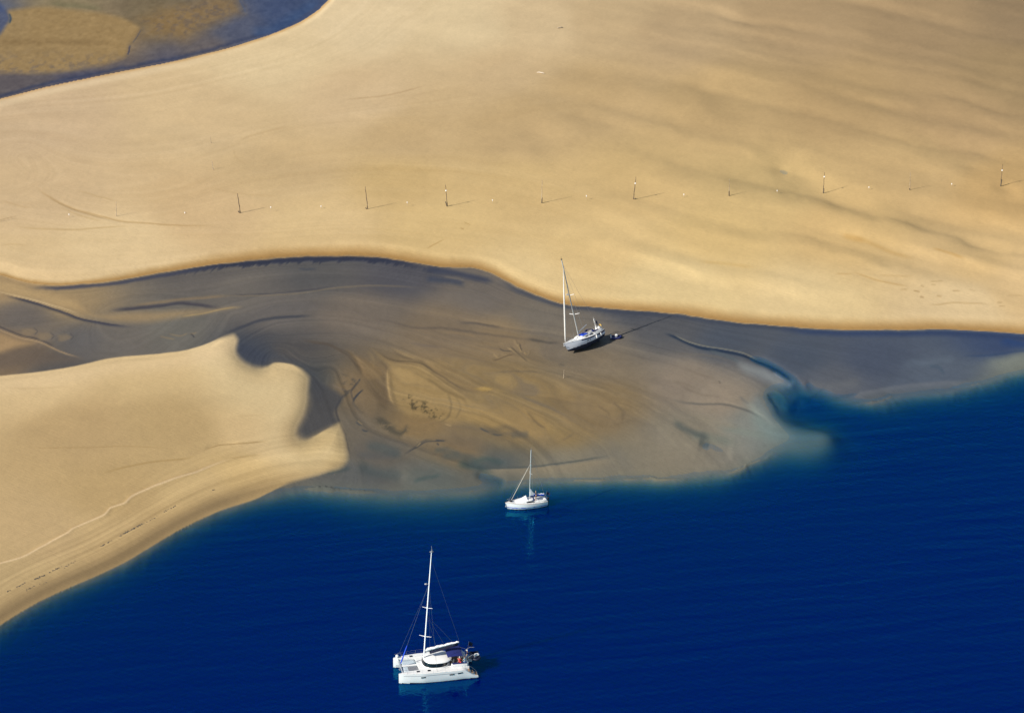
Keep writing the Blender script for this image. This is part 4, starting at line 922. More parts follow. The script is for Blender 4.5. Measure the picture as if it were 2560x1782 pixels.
# ------------------------------------------------------------------ white cruising catamaran at anchor
hd = Vector((-.981, -.194, 0)).normalized(); port = Vector((.194, -.981, 0)).normalized()
bow_near = Vector((*ground(998, 1707.5, 0), 0))
CX = bow_near-hd*11.85-port*2.55
cat = thing('catamaran', 'large white two-hulled sailing catamaran anchored on deep blue water, nearest the camera', 'catamaran', CX, (0, 0, math.atan2(hd.y, hd.x)))
def chalf(t): return .78*min(1, (1-t)*3.2)**.62*(0.86+.14*min(1, t*4)) if t < 1 else 0.03
def csheer(t): return 1.62 if t > .2 else .38+1.24*smooth(0, .2, np.array(t))**1.0*1.0
def ckeel(t): return -.45*math.sin(math.pi*min(max(t, .0), 1))**.5 if 0 < t < 1 else -.05
for sg, nm in ((1, 'port'), (-1, 'starboard')):
    mb, rg = hull_mesh(11.9, lambda t: max(chalf(t), .03), lambda t: float(csheer(t)), ckeel, lambda x, z: 1 if z < .10 else 0, 3.2, 30, 9)
    mb.v = [(x, y+sg*2.55, z) for x, y, z in mb.v]; h = mb.build('hull', [white, anti], cat)
    dm = deck_mesh([[(p[0], p[1]+sg*2.55, p[2]) for p in r] for r in rg], .03, .985, .004); dm.build('hull_deck', white2, h)
    for xa, za, ln, tl in ((8.3, 1.02, .75, 0), (4.0, 1.08, .75, 0), (2.75, 1.2, .72, .16)):
        w_ = MB(); y0 = sg*(2.55+chalf(xa/11.9)*0.985+.02)
        w_.box((xa, y0, za), (ln, .05, .17), bev=.02); w_.v = [(x, y, z-(x-xa)*tl) for x, y, z in w_.v]; w_.build('hull_window', glass, h)
    st = MB()
    for k in range(3): st.box((.35+.55*k, sg*2.55, .50+.36*k), (.5, .95, .08), bev=.02)
    build_each(st, 'boarding_step', teak, h)
    rub = MB(); rub.tube([(x, sg*(2.55+chalf(x/11.9)*.992+.012), 1.30) for x in np.linspace(3.0, 11.2, 14)], .03, n=6); rub.build('rubbing_strake', grey, h)
    for xh in ((8.95, 7.3) if sg > 0 else (9.2, 7.0)): q = MB(); q.box((xh, sg*2.5, 1.69), (.48, .42, .05), bev=.02); q.build('deck_hatch', glass, h)
bd = MB()
bd.loft([[(x, y, z) for y, z in ((-2.3, .75), (-1.2, .62), (0, .58), (1.2, .62), (2.3, .75), (2.3, 1.60), (1.2, 1.68), (0, 1.70), (-1.2, 1.68), (-2.3, 1.60))] for x in (1.2, 3.0, 5.0, 7.0, 8.3, 8.7)], 0, True, True, True)
bd.build('bridge_deck', white2, cat)
cb = MB(); CXX, AF, AB, BY = 5.9, 2.15, 1.9, 2.15
cb.loft([superring(CXX, AF*a, AB*b_, BY*c, z) for a, b_, c, z in ((1.04, 1, 1.03, 1.55), (1.0, 1, 1.0, 1.74), (.98, 1, .98, 1.80))], 0, True, False, True); cabin = cb.build('cabin', white, cat)
wb = MB(); wb.loft([superring(CXX, AF*a, AB*b_, BY*c, z) for a, b_, c, z in ((.975, .9, .975, 1.79), (.90, .9, .925, 2.42))], 0, True, True, True); wb.build('cabin_window', glass, cabin)
rf = MB(); rf.loft([superring(CXX-.1, AF*a, AB*b_, BY*c, z) for a, b_, c, z in ((.90, 1.12, .93, 2.40), (.93, 1.2, .95, 2.43), (.91, 1.2, .93, 2.50), (.80, 1.1, .84, 2.61), (.5, .8, .55, 2.69), (.1, .2, .1, 2.71))], 0, True, True, True); roof = rf.build('cabin_roof', white, cabin)
q = MB(); q.box((5.1, .9, 2.63), (.45, .45, .05), bev=.02); q.build('roof_hatch', glass, roof)
q = MB(); q.tube([(4.1, -1.6, 2.5), (5.5, -1.5, 2.68), (6.9, -.9, 2.62)], .05, n=6); q.build('blue_roof_rim', blue, roof)  # blue tube along the far rim of the cabin roof
# cockpit
ck = MB(); ck.box((2.6, 1.9, 1.85), (2.4, .6, .5), bev=.08); ck.box((2.6, -1.9, 1.85), (2.4, .6, .5), bev=.08); ck.box((1.45, 0, 1.85), (.5, 3.6, .5), bev=.08); build_each(ck, 'cockpit_seat', white2, cat)
cs = MB(); cs.box((2.6, 1.9, 2.13), (2.2, .5, .08), bev=.03); cs.build('seat_cushion', navy, cat)
fl = MB(); fl.box((2.7, 0, 1.715), (2.3, 3.1, .03)); fl.build('cockpit_floor', teak, cat)
hw = MB(); hw.tube([(3.35+.02*k, 1.25+.28*math.cos(a), 2.45+.28*math.sin(a)) for k, a in [(0, 2*math.pi*i/14) for i in range(15)]], .02, n=5); hw.tube([(3.35, 1.25, 1.7), (3.35, 1.25, 2.45)], .06, n=6); hw.build('steering_wheel', wire, cat)
bm = MB(); bm.loft([[(x, y, 3.30-.1*abs(y/1.7)**2+dz+.10*(1-((x-3.2)/1.2)**2)) for y in np.linspace(-1.75, 1.75, 9)]+[(x, y, 3.26-.1*abs(y/1.7)**2+dz+.10*(1-((x-3.2)/1.2)**2)) for y in np.linspace(1.75, -1.75, 9)] for x, dz in ((2.05, -.03), (2.5, 0), (3.2, 0), (3.9, 0), (4.35, -.03))], 0, True, True, True)
bim = bm.build('bimini', mat('bright_navy_canvas', (.004, .012, .12), .85, var=.25, scale=4, bump=.4), cat)
fr_ = MB()
for sg in (1, -1):
    for x in (2.15, 4.2): fr_.tube([(3.2, sg*1.85, 1.9), (x, sg*1.75, 3.2)], .022, n=6)
build_each(fr_, 'bimini_frame', wire, bim)
dg_ = MB()
dg_.loft([[(x, y, z) for z in (2.5, 3.15)] for x, y in ((2.0, -1.7), (1.95, -.8), (1.95, 0.1))], 0, False); 
sol = dg_.build('spray_curtain', navy, cat); sm_ = sol.modifiers.new('thick', 'SOLIDIFY'); sm_.thickness = .03
mast = MB(); mx0, mtop = 7.75, 18.5
mast.tube([(mx0-1.4*k/10, 0, 1.68+(mtop-1.68+1.4)*k/10) for k in range(11)], [.155]*7+[.15, .135, .115, .10], n=12, flat=.62); mst = mast.build('mast', mastw, cat)
def mz(z): return mx0-1.4*(z-1.68)/(mtop+1.4-1.68)
MT = 19.9
ah = MB(); ah.tube([(mz(MT), 0, MT), (mz(MT)-.02, 0, MT+1.05)], .022, n=5); ah.tube([(mz(MT)+.35, 0, MT+.12), (mz(MT)-.35, 0, MT+.12)], .035, n=5); ah.box((mz(MT), 0, MT+.1), (.35, .22, .2), bev=.03); ah.tube([(mz(MT)-.05, .12, MT), (mz(MT)-.07, .12, MT+.55)], .03, n=5); ah.build('masthead_aerial', grey, mst)
for z, ln in ((6.1, .95), (10.8, .8)):
    q = MB(); a = R(62); dx, dy = -math.sin(a)*ln, math.cos(a)*ln
    q.tube([(mz(z)-dx, -dy, z+.1), (mz(z), 0, z), (mz(z)+dx, dy, z+.05)], [.05, .085, .05], n=8, flat=.5); q.build('spreader', mastw, mst)
rd = MB(); rd.ball((mz(14.9)+.5, 0, 14.8), .22, n=14, m=8, sq=(1, 1, .5)); rd.tube([(mz(14.8), 0, 14.75), (mz(14.9)+.5, 0, 14.8)], .04, n=6); rd.build('radar_dome', grey, mst)
bx, bz = 2.25, 4.55
bo = MB(); bo.tube([(mx0-.22, 0, 3.62), (bx, -.05, bz-.05)], .12, n=10); boom = bo.build('boom', mat('dark_boom', (.02, .022, .035), .5), cat)
sc_m = MB(); rr = []
for k in range(19):
    u = k/18; x = mx0-.35+(bx+.1-(mx0-.35))*u; zc = 3.70+(bz-3.62)*u
    top = (.42-.20*u+.05*math.sin(k*2.3)+.05*math.sin(k*1.1))*min(1, .55+u*6)*(1 if k < 18 else .5); wd = .30-.10*u+.02*math.sin(k*1.7)
    rr.append([(x, wd*math.cos(a)*(1 if math.sin(a) > 0 else .75)-.05*u, zc-.02+(top if math.sin(a) > 0 else .10)*math.sin(a)) for a in [2*math.pi*i/12 for i in range(12)]])
sc_m.loft(rr, 0, True, True, True); sc_m.build('folded_sail', sailw, boom)
sd_ = MB(); rr = []
for k in range(7):
    u = k/6; x = mx0-1.0+(bx+.3-(mx0-1.0))*u; zc = 3.62+(bz-3.62)*u
    rr.append([(x, .36*(1-.3*u), zc+.08), (x, .36*(1-.3*u), zc-.34), (x, .0, zc-.50), (x, -.36*(1-.3*u), zc-.34), (x, -.36*(1-.3*u), zc+.08)])
sd_.loft(rr, 0, False); o_ = sd_.build('sail_bag', mat('black_navy_canvas', (.006, .008, .03), .9, bump=.3), boom); o_.modifiers.new('thick', 'SOLIDIFY').thickness = .03
xb = MB(); xb.tube([(11.2, -2.4, 1.45), (11.25, 0, 1.55), (11.2, 2.4, 1.45)], .11, n=10); xb.tube([(11.25, 0, 1.55), (11.9, 0, 1.65)], .07, n=8); xb.build('forward_crossbeam', alu, cat)
tn = MB(); tn.loft([[(x, y, 1.44-.06*(1-(y/1.9)**2)) for y in np.linspace(-1.85, 1.85, 9)] for x in np.linspace(8.75, 11.05, 7)], 0, False); o_ = tn.build('trampoline', net, cat); o_.modifiers.new('thick', 'SOLIDIFY').thickness = .02
tn = MB(); tn.box((9.5, 1.05, 1.50), (1.5, 1.2, .03), bev=.01); tn.build('dark_trampoline_patch', net_d, cat)  # darker piece of netting on the port side
wlk = MB(); wlk.box((9.95, 0, 1.5), (2.4, .42, .06), bev=.02); wlk.build('centre_plank', white2, cat)
an_ = MB(); an_.tube([(11.2, .05, 1.4), (10.9, .05, 1.15), (10.5, .05, 1.1)], .04, n=6); an_.tube([(11.3, -.25, 1.05), (11.42, .05, .95), (11.3, .35, 1.05)], .05, n=6); an_.build('anchor', grey, cat)
fs = MB(); z1 = 15.0; fx0 = 11.25
def fst(u): return (fx0+(mz(z1)-fx0)*u, 0, 1.7+(z1-1.7)*u)
fs.tube([fst(.02), fst(.06), fst(.20), fst(.24)], [.07, .11, .09, .05], n=8); fs.build('furled_jib', blue, cat)
ln_ = MB(); ln_.tube([fst(.2), fst(1)], .022, n=5); ln_.build('forestay', wire_d, cat)
ln_ = MB(); ln_.tube([fst(.13), (9.9, -.05, 2.5), (8.6, -.15, 1.9)], .028, n=5); ln_.tube([fst(.13), (9.6, -.4, 2.55), (7.9, -1.2, 2.4)], .014, n=5); ln_.build('jib_sheet', sailw, cat)
sh_ = MB()
for a, b_ in (((mz(14.6), 0, 14.6), (11.3, -2.5, 1.6)), ((mz(14.6), 0, 14.6), (6.2, -3.1, 1.65)), ((mz(14.6), 0, 14.6), (6.2, 3.1, 1.65)), ((mz(18.8), 0, 18.8), (bx, -.05, bz+.15)), ((mz(9.6), .05, 9.6), (5.8, .3, 4.3)), ((mz(9.6), .05, 9.6), (4.5, .3, 4.4)), ((mz(9.6), -.05, 9.6), (3.2, -.2, 4.6)), ((bx+.1, 0, bz-.1), (1.5, 0, 2.2))): sh_.tube([a, b_], .016, n=5)
build_each(sh_, 'stay', wire_d, cat)
rail(cat, [(x, -2.55-chalf(x/11.9)*.9, 1.63) for x in (3.2, 5.0, 6.8, 8.4, 9.8, 11.2)], .62, 1)
rail(cat, [(x, 2.55+chalf(x/11.9)*.9, 1.63) for x in (3.2, 5.0, 6.8, 8.4, 9.8, 11.2)], .62, 1, base_r=.010)
pp = MB()
for sg in (1, -1): pp.tube([(10.6, sg*2.9, 1.63), (10.7, sg*2.85, 2.2), (11.75, sg*2.6, 2.2), (11.7, sg*2.6, 1.63)], .018, n=5)
build_each(pp, 'pulpit', wire, cat)
bt = MB(); bt.box((11.3, -2.55, 1.85), (.42, .5, .42), bev=.1); bt.build('bow_locker', white2, cat)
dv = MB()
for y in (-1.2, 1.2): dv.tube([(1.3, y, 1.6), (1.1, y, 2.6), (.5, y, 2.95), (-.2, y, 2.9)], .05, n=8)
build_each(dv, 'davit', wire, cat)
fl_ = MB(); fl_.tube([(.6, -2.6, 1.5), (.3, -2.6, 3.3)], .02, n=5); fl_.loft([[(.32-.12*k, -2.6+.05*math.sin(k*1.5), 3.25-.08*k), (.42-.12*k, -2.6+.05*math.sin(k*1.5+.6), 2.55-.05*k)] for k in range(6)], 1, False); build_each(fl_, 'ensign', [wire, navyc], cat)
grl = MB()
for sg in (1, -1): grl.tube([(1.9, sg*3.0, 1.6), (1.85, sg*3.0, 2.25), (1.0, sg*3.0, 1.9), (.2, sg*3.0, 1.05), (.15, sg*3.0, .5)], .022, n=6)
build_each(grl, 'stern_rail', wire, cat)
# tender hung on the davits
def cw(x, y, z): return tuple(Vector((CX.x, CX.y, 0))+hd*x+port*y+Vector((0, 0, z)))
CATZ = math.atan2(hd.y, hd.x)
def tube_boat(t, L, W, r, mt, mf):
    b = MB(); pts = [(-L/2, W/2-r, r)]+[(x, W/2-r, r) for x in np.linspace(-L/2+.3, L/2-W/2, 6)]
    pts += [(L/2-W/2+(W/2-r)*math.sin(a)*1.25, (W/2-r)*math.cos(a), r+.08*math.sin(a)) for a in np.linspace(.25, math.pi-.25, 9)]
    pts += [(x, -W/2+r, r) for x in np.linspace(L/2-W/2, -L/2+.3, 6)]+[(-L/2, -W/2+r, r)]
    b.tube(pts, [r*.45]+[r]*(len(pts)-2)+[r*.45], n=10); b.build('inflated_tube', mt, t)
    b = MB(); b.box((-.05, 0, r*.7), (L*.82, W-2*r, .05), bev=.01); b.build('floor', mf, t)
    b = MB(); b.box((-L/2+.3, 0, r*1.1), (.06, W-2*r, r*1.6), bev=.01); b.build('transom', mf, t)
    b = MB(); b.box((0, 0, r*1.6), (.28, W-r*1.2, .05), bev=.01); b.build('seat', mf, t)
tender = thing('inflatable_dinghy', 'dark inflatable tender slung under the davits at the stern of the catamaran', 'dinghy', cw(-.15, -.2, 1.75), (0, 0, CATZ+math.pi/2))
tube_boat(tender, 2.9, 1.45, .2, mat('dark_rubber', (.006, .009, .03), .6), navyc)
q = MB(); q.box((.55, .15, .72), (.42, .75, .36), bev=.12); q.box((.55, -.1, .5), (.2, .3, .3), bev=.05); q.tube([(.55, -.15, .45), (.55, -.3, .1)], .06, n=8); q.build('outboard_motor', white, tender)
# crew in the cockpit
person('person in a red shirt and pale hat seated in the catamaran cockpit', cw(2.55, 1.75, 2.16), CATZ-math.pi/2, 'sit', red, red, hair_b, whitec, .9)
person('person in a pale teal top seated beside the red shirted one on the catamaran', cw(1.75, 1.75, 2.16), CATZ-.9, 'sit', teal, bluec, hair_b)
person('person in dark blue with a white cap standing at the stern of the catamaran', cw(1.25, 1.05, 2.0), CATZ-.4, 'stand', navyc, bluec, hair_b, whitec)

# ------------------------------------------------------------------ small white sloop afloat at the edge of the flat
h2 = Vector((-.962, -.272, 0)).normalized(); p2 = Vector((.272, -.962, 0)).normalized()
ang2 = math.atan2(h2.y, h2.x); L2 = 7.0
mid2 = Vector((*ground(1243+660/8.875, 1113+1395/8.875, 0), 0))
o2 = mid2-h2*L2*.5-p2*.55
slo = thing('sailing_boat', 'small white sloop with blue stripe afloat where the flat drops into deep water', 'sailboat', o2, (0, 0, ang2))
def w2(x, y, z): return tuple(o2+h2*x+p2*y+Vector((0, 0, z)))
def half2(t): return max(.03, 1.28*(math.sin(math.pi*(.5*(min(1, t/.42))**.9)) if t < .42 else 1)*(1 if t < .42 else (1-((t-.42)/.58)**2.1)))*(.72+.28*min(1, t/.4) if t < .4 else 1) if t > 0 else .80
def half2(t): return max(.02, 1.28*(1-.30*(1-min(t/.45, 1))**2)*(1 if t < .45 else 1-((t-.45)/.55)**2.2))
def sheer2(t): return .92+.34*t*t
def keel2(t): return -.38*max(0, math.sin(math.pi*(.08+.86*t)))+.45*max(0, t-.86)**1.2*3
mb, rg2 = hull_mesh(L2-.35, half2, sheer2, keel2, lambda x, z: 2 if z < .07 else (1 if .30 < z < .44 else 0), 2.5, 26, 22, .35)
hull2 = mb.build('hull', [white, blue, anti], slo)
deck_mesh(rg2, .05, .99, .004).build('deck', white2, slo)
toe = MB()
for sg in (0, -1): toe.tube([(r[sg][0], r[sg][1]*.985, r[sg][2]+.03) for r in rg2], .025, n=5)
build_each(toe, 'toe_rail', teak, slo)
cb = MB(); cb.loft([superring(3.75, a, b_, c, z, 24, 3) for a, b_, c, z in ((1.75, 1.5, .86, .98), (1.6, 1.45, .80, 1.32), (1.35, 1.4, .72, 1.40), (.5, .7, .3, 1.45))], 0, True, False, True); cab2 = cb.build('cabin', white, slo)
for sg in (1, -1):
    q = MB(); q.loft([[(x, sg*(.845-.02*((x-3.2)/.9)**2)+sg*.0, 1.06-.05*(x-3.2)), (x, sg*(.815-.02*((x-3.2)/.9)**2), 1.10+.24*max(0, 1-((x-3.1)/1.0)**2))] for x in np.linspace(2.15, 4.05, 13)], 0, False); o_ = q.build('cabin_window', glass, cab2); o_.modifiers.new('thick', 'SOLIDIFY').thickness = .06
tp = MB(); tp.loft([[(4.9, .75, 1.05), (4.95, -.75, 1.05), (4.6, -.8, 1.05), (4.55, .8, 1.05)]], 0); tp = MB()
apx = (3.55, 0, 2.12); base = [(5.35, .35, 1.22), (5.35, -.35, 1.22), (3.3, -.78, 1.35), (3.3, .78, 1.35)]
rows = []
for k in range(7):
    u = k/6; rows.append([tuple(Vector(b_).lerp(Vector(apx), u*.97)-Vector((0, 0, .10*math.sin(math.pi*u)))) for b_ in base])
tp.loft(rows, 0, True, True, True); tp.build('foredeck_awning', sailw, slo)
ms = MB(); M0 = 2.85; ms.tube([(M0+.04, 0, 1.05), (M0-.02, 0, 4), (M0-.2, 0, 10.1)], [.075, .075, .085], n=10, flat=.75); mst2 = ms.build('mast', grey_mast, slo)
q = MB(); q.tube([(M0-.2, .7, 6.1), (M0, 0, 6.0), (M0-.2, -.7, 6.1)], .03, n=6); q.build('spreader', grey_mast, mst2)
q = MB(); q.tube([(M0-.2, 0, 10.1), (M0-.2, 0, 10.6)], .015, n=5); q.box((M0-.2, 0, 10.12), (.25, .1, .08), bev=.02); q.build('masthead_aerial', grey, mst2)
bo = MB(); bo.tube([(M0-.05, 0, 2.05), (.45, 0, 1.85)], .06, n=8); boom2 = bo.build('boom', alu, slo)
sc2 = MB(); rr = []
for k in range(13):
    u = k/12; x = M0-.02-(M0-.45)*u; zc = 2.05-.2*u; top = (1.05*(1-u*3.1)**1.0 if u < .27 else 0)+.24+.04*math.sin(k*2.1); wd = .17-.05*u
    rr.append([(x, wd*math.cos(a), zc+(top if math.sin(a) > 0 else .12)*math.sin(a)) for a in [2*math.pi*i/10 for i in range(10)]])
sc2.loft(rr, 0, True, True, True)
for k, f in enumerate(sc2.f):
    c = sum((Vector(sc2.v[i]) for i in f), Vector())/len(f); sc2.m[k] = 1 if c.z-(2.05-.2*(M0-c.x)/(M0-.45)) < .17 else 0
sc2.build('sail_cover', [sailw, blue], boom2)
rg = MB()
for a, b_ in (((M0-.15, 0, 7.9), (6.6, 0, 1.35)), ((M0-.2, 0, 10.0), (.15, .0, 1.0)), ((M0-.18, 0, 8.2), (2.5, 1.2, 1.0)), ((M0-.18, 0, 8.2), (2.5, -1.2, 1.0))): rg.tube([a, b_], .012, n=5)
build_each(rg, 'stay', wire, slo)
fj = MB(); fj.tube([(6.15+(M0-.15-6.15)*u, .0, 1.3+(7.8-1.3)*u) for u in np.linspace(.02, .97, 10)], [.03, .045, .05, .055, .055, .055, .06, .05, .04, .02], n=8); fj.build('furled_jib', mat('tan_sailcloth', (.42, .38, .32), .85), slo)
rail(slo, [(r[0][0], r[0][1]*.95, r[0][2]) for r in rg2[2:24:4]], .55, 1, .011); rail(slo, [(r[-1][0], r[-1][1]*.95, r[-1][2]) for r in rg2[2:24:4]], .55, 1, .011)
pp = MB(); pp.tube([(5.9, .5, 1.2), (5.95, .5, 1.75), (6.75, 0, 1.8), (5.95, -.5, 1.75), (5.9, -.5, 1.2)], .02, n=6); build_each(pp, 'pulpit', wire, slo)
an_ = MB(); an_.tube([(6.6, .05, 1.25), (6.95, .05, 1.1), (7.0, .05, .55)], .035, n=6); an_.tube([(6.9, -.18, .62), (7.02, .05, .5), (6.9, .28, .62)], .05, n=6); an_.build('anchor', alu, slo)
bg_ = MB(); bg_.box((6.1, -.1, 1.42), (.5, .5, .28), bev=.1); bg_.build('sail_bag', black, slo)
ck = MB(); ck.box((1.3, .62, 1.08), (1.7, .36, .30), bev=.05); ck.box((1.3, -.62, 1.08), (1.7, .36, .30), bev=.05); ck.box((.35, 0, 1.08), (.4, 1.4, .34), bev=.06); build_each(ck, 'cockpit_coaming', white, slo)
dh = MB(); dh.loft([[(2.5-.12*k, .78*math.cos(a), 1.30+(.55-.05*k)*math.sin(a)) for a in np.linspace(0, math.pi, 9)] for k in range(3)], 0, False); o_ = dh.build('spray_hood', navy, slo); o_.modifiers.new('thick', 'SOLIDIFY').thickness = .03
ob = MB(); ob.box((-.2, .35, 1.25), (.30, .26, .45), bev=.08); ob.tube([(-.2, .35, 1.05), (-.22, .35, .1)], .06, n=8); ob.build('outboard_motor', black, slo)
fg = MB(); fg.tube([(.1, -.6, .95), (-.25, -.6, 2.1)], .018, n=5); fg.loft([[(-.25-.11*k, -.6+.04*math.sin(k*1.5), 2.08-.09*k), (-.12-.11*k, -.6+.04*math.sin(k*1.5+.6), 1.55-.06*k)] for k in range(6)], 1, False); build_each(fg, 'ensign', [wire, navyc], slo)
sr_ = MB(); sr_.tube([(.7, .9, .95), (.65, .9, 1.5), (.05, .7, 1.5), (.05, -.7, 1.5), (.65, -.9, 1.5), (.7, -.9, .95)], .02, n=6); build_each(sr_, 'stern_rail', wire, slo)
person('person in black clothes standing in the cockpit of the small floating sloop', w2(1.85, .1, .98), ang2, 'stand', blackc, blackc, hair_g)

# ------------------------------------------------------------------ grey-white sloop lying aground on the flat, heeled away
h3 = Vector((-.664, -.748, 0)).normalized(); p3 = Vector((.748, -.664, 0)).normalized()
L3 = 10.2; HEEL = R(17.6)
fx_, fy_, fz_ = on_ground(1370+355/6.147, 630+1570/6.147)
foot = Vector((fx_, fy_, fz_))
o3 = foot-h3*9.0+p3*(-.15)
o3z = height_at(o3.x+h3.x*5, o3.y+h3.y*5)
ang3 = math.atan2(h3.y, h3.x)
# local frame: x forward, y port, z up; heel lowers the starboard side
M3 = Matrix(((h3.x, p3.x, 0), (h3.y, p3.y, 0), (0, 0, 1)))
ROT3 = (M3 @ Matrix.Rotation(HEEL, 3, 'X'))
gr = thing('sailing_boat', 'grey white sloop with navy stripe lying heeled over on the bare mud flat', 'sailboat', (o3.x, o3.y, o3z+.28), ROT3.to_euler())
def half3(t): return max(.02, 1.66*(1-.42*(1-min(t/.48, 1))**2)*(1 if t < .48 else 1-((t-.48)/.52)**2.1))
def sheer3(t): return 1.62+.42*(t-.3)**2*2
def keel3(t): return .25-.40*max(0, math.sin(math.pi*(.05+.9*t)))+1.1*max(0, t-.80)**1.3*1.6+.35*max(0, .25-t)
mb, rg3 = hull_mesh(L3-.75, half3, sheer3, keel3, lambda x, z: 2 if z < .93-.25*x else (1 if z > sheer3(x)-.30 and x < .72 else 0), 2.5, 28, 20, .48)
hull3 = mb.build('hull', [hull_grey, stripe, anti_b], gr)
deck_mesh(rg3, .045, .99, .004).build('deck', white2, gr)
toe = MB()
for sg in (0, -1): toe.tube([(r[sg][0], r[sg][1]*.985, r[sg][2]+.035) for r in rg3], .035, n=5)
build_each(toe, 'toe_rail', white, gr)
kl_ = MB(); kl_.box((4.6, 0, -.25), (2.2, .35, .55), bev=.12); kl_.box((1.2, 0, .05), (.5, .1, .7), bev=.03); build_each(kl_, 'keel', anti_b, gr)
for xs in (7.3, 5.45, 4.85):
    q = MB(); t = xs/(L3-.75); z_ = 1.18+.03*(xs-5); rr = rg3[int(round(t*28))]
    yb = np.interp(z_, [p[2] for p in rr[20:]], [p[1] for p in rr[20:]])
    q.box((xs, yb+.0, z_), (.42 if xs != 4.85 else .3, .07, .16), bev=.03); q.build('porthole', glass, hull3)
for xs in (3.2, 1.75):
    q = MB(); t = xs/(L3-.75); rr = rg3[int(round(t*28))]; yb = rr[-1][1]+.13
    q.tube([(xs, yb, .92), (xs, yb+.02, 1.0), (xs, yb+.02, 1.48), (xs, yb, 1.56)], [.05, .12, .12, .05], n=10); q.tube([(xs, yb-.02, 1.56), (xs, yb-.12, 2.0)], .012, n=4); q.build('fender', floatw, gr)
cb = MB(); cb.loft([superring(4.7, a, b_, c, z, 26, 3) for a, b_, c, z in ((2.3, 1.9, 1.12, 1.62), (2.0, 1.85, 1.02, 2.08), (1.7, 1.75, .92, 2.18), (.7, .9, .4, 2.24))], 0, True, False, True); cab3 = cb.build('cabin', white, gr)
for sg in (1, -1):
    for xa, xb in ((3.0, 4.2), (4.55, 5.4)):
        q = MB(); q.loft([[(x, sg*1.095, 1.78), (x, sg*1.05, 1.98)] for x in np.linspace(xa, xb, 5)], 0, False); o_ = q.build('cabin_window', glass, cab3); o_.modifiers.new('thick', 'SOLIDIFY').thickness = .07
q = MB(); q.box((7.6, .12, 1.86), (.6, .55, .07), bev=.03); q.build('deck_hatch', glass, gr)
q = MB(); q.loft([[(x, y, 2.20+.16*math.cos(y*1.9)+.04*math.sin(x*7)) for y in np.linspace(-.35, .95, 6)] for x in np.linspace(4.3, 5.9, 6)], 0, False); o_ = q.build('blue_deck_cover', blue, cab3); o_.modifiers.new('thick', 'SOLIDIFY').thickness = .05
dh = MB(); dh.loft([[(3.2-.22*k, 1.05*math.cos(a), 2.05+(.62-.06*k)*math.sin(a)) for a in np.linspace(0, math.pi, 10)] for k in range(4)], 0, False); o_ = dh.build('spray_hood', navy, gr); o_.modifiers.new('thick', 'SOLIDIFY').thickness = .04
ck = MB(); ck.box((1.9, .95, 1.82), (2.4, .4, .36), bev=.06); ck.box((1.9, -.95, 1.82), (2.4, .4, .36), bev=.06); ck.box((.5, 0, 1.82), (.5, 1.6, .36), bev=.06); build_each(ck, 'cockpit_coaming', white, gr)
ms = MB(); X3 = 6.0; ms.tube([(X3, 0, 1.6), (X3-.05, 0, 8), (X3-.2, 0, 16.6)], [.115, .115, .10], n=10, flat=.7); mst3 = ms.build('mast', grey_mast, gr)
for z, ln in ((6.3, 1.25), (9.9, 1.0)):
    q = MB(); q.tube([(X3-.3, ln, z+.12), (X3-.06, 0, z), (X3-.3, -ln, z+.12)], [.04, .06, .04], n=6); q.build('spreader', mastw, mst3)
q = MB(); q.ball((X3+.35, 0, 10.2), .24, n=12, m=6, sq=(1, 1, .5)); q.tube([(X3, 0, 10.0), (X3+.3, 0, 10.05)], .03, n=5); q.build('radar_dome', white, mst3)
q = MB(); q.tube([(X3-.2, 0, 16.6), (X3-.2, .05, 17.2)], .02, n=5); q.box((X3-.2, 0, 16.65), (.35, .15, .14), bev=.03); q.tube([(X3-.2, 0, 16.7), (X3+.25, 0, 16.8)], .02, n=4); q.build('masthead_aerial', black, mst3)
fj = MB(); fj.tube([(9.75+(X3-.1-9.75)*u, 0, 2.0+(14.9-2.0)*u) for u in np.linspace(.02, .98, 10)], [.08, .13, .14, .14, .135, .13, .12, .10, .08, .03], n=9); fj.build('furled_jib', mat('grey_white_sailcloth', (.62, .61, .58), .85, var=.1, scale=3), gr)
bo = MB(); bo.tube([(X3-.1, 0, 2.9), (2.4, -.9, 3.35)], .07, n=8); bo.build('boom', alu, gr)
rg = MB()
for a, b_ in (((X3-.2, 0, 15.9), (.2, 0, 1.7)), ((X3-.15, 0, 13), (5.7, 1.55, 1.7)), ((X3-.15, 0, 13), (5.7, -1.55, 1.7)), ((X3-.2, 0, 15.9), (2.5, -.9, 3.4))): rg.tube([a, b_], .013, n=5)
build_each(rg, 'stay', wire, gr)
rail(gr, [(r[0][0], r[0][1]*.95, r[0][2]) for r in rg3[3:27:4]], .6, 1, .012); rail(gr, [(r[-1][0], r[-1][1]*.95, r[-1][2]) for r in rg3[3:27:4]], .6, 1, .012)
pp = MB(); pp.tube([(8.7, .75, 1.9), (8.75, .75, 2.5), (9.9, 0, 2.6), (8.75, -.75, 2.5), (8.7, -.75, 1.9)], .022, n=6); build_each(pp, 'pulpit', wire, gr)
an_ = MB(); an_.tube([(9.6, 0, 1.95), (10.1, 0, 1.9), (10.25, 0, 1.6)], .05, n=6); an_.tube([(10.1, -.2, 1.7), (10.28, 0, 1.55), (10.1, .2, 1.7)], .05, n=6); an_.build('anchor', grey, gr)
lb = MB(); a0 = np.linspace(-.6, math.pi+.6, 14); lb.tube([(.75, .85+.26*math.cos(a), 2.55+.28*math.sin(a)) for a in a0], .085, n=8); lb.build('horseshoe_lifebuoy', yellow, gr)
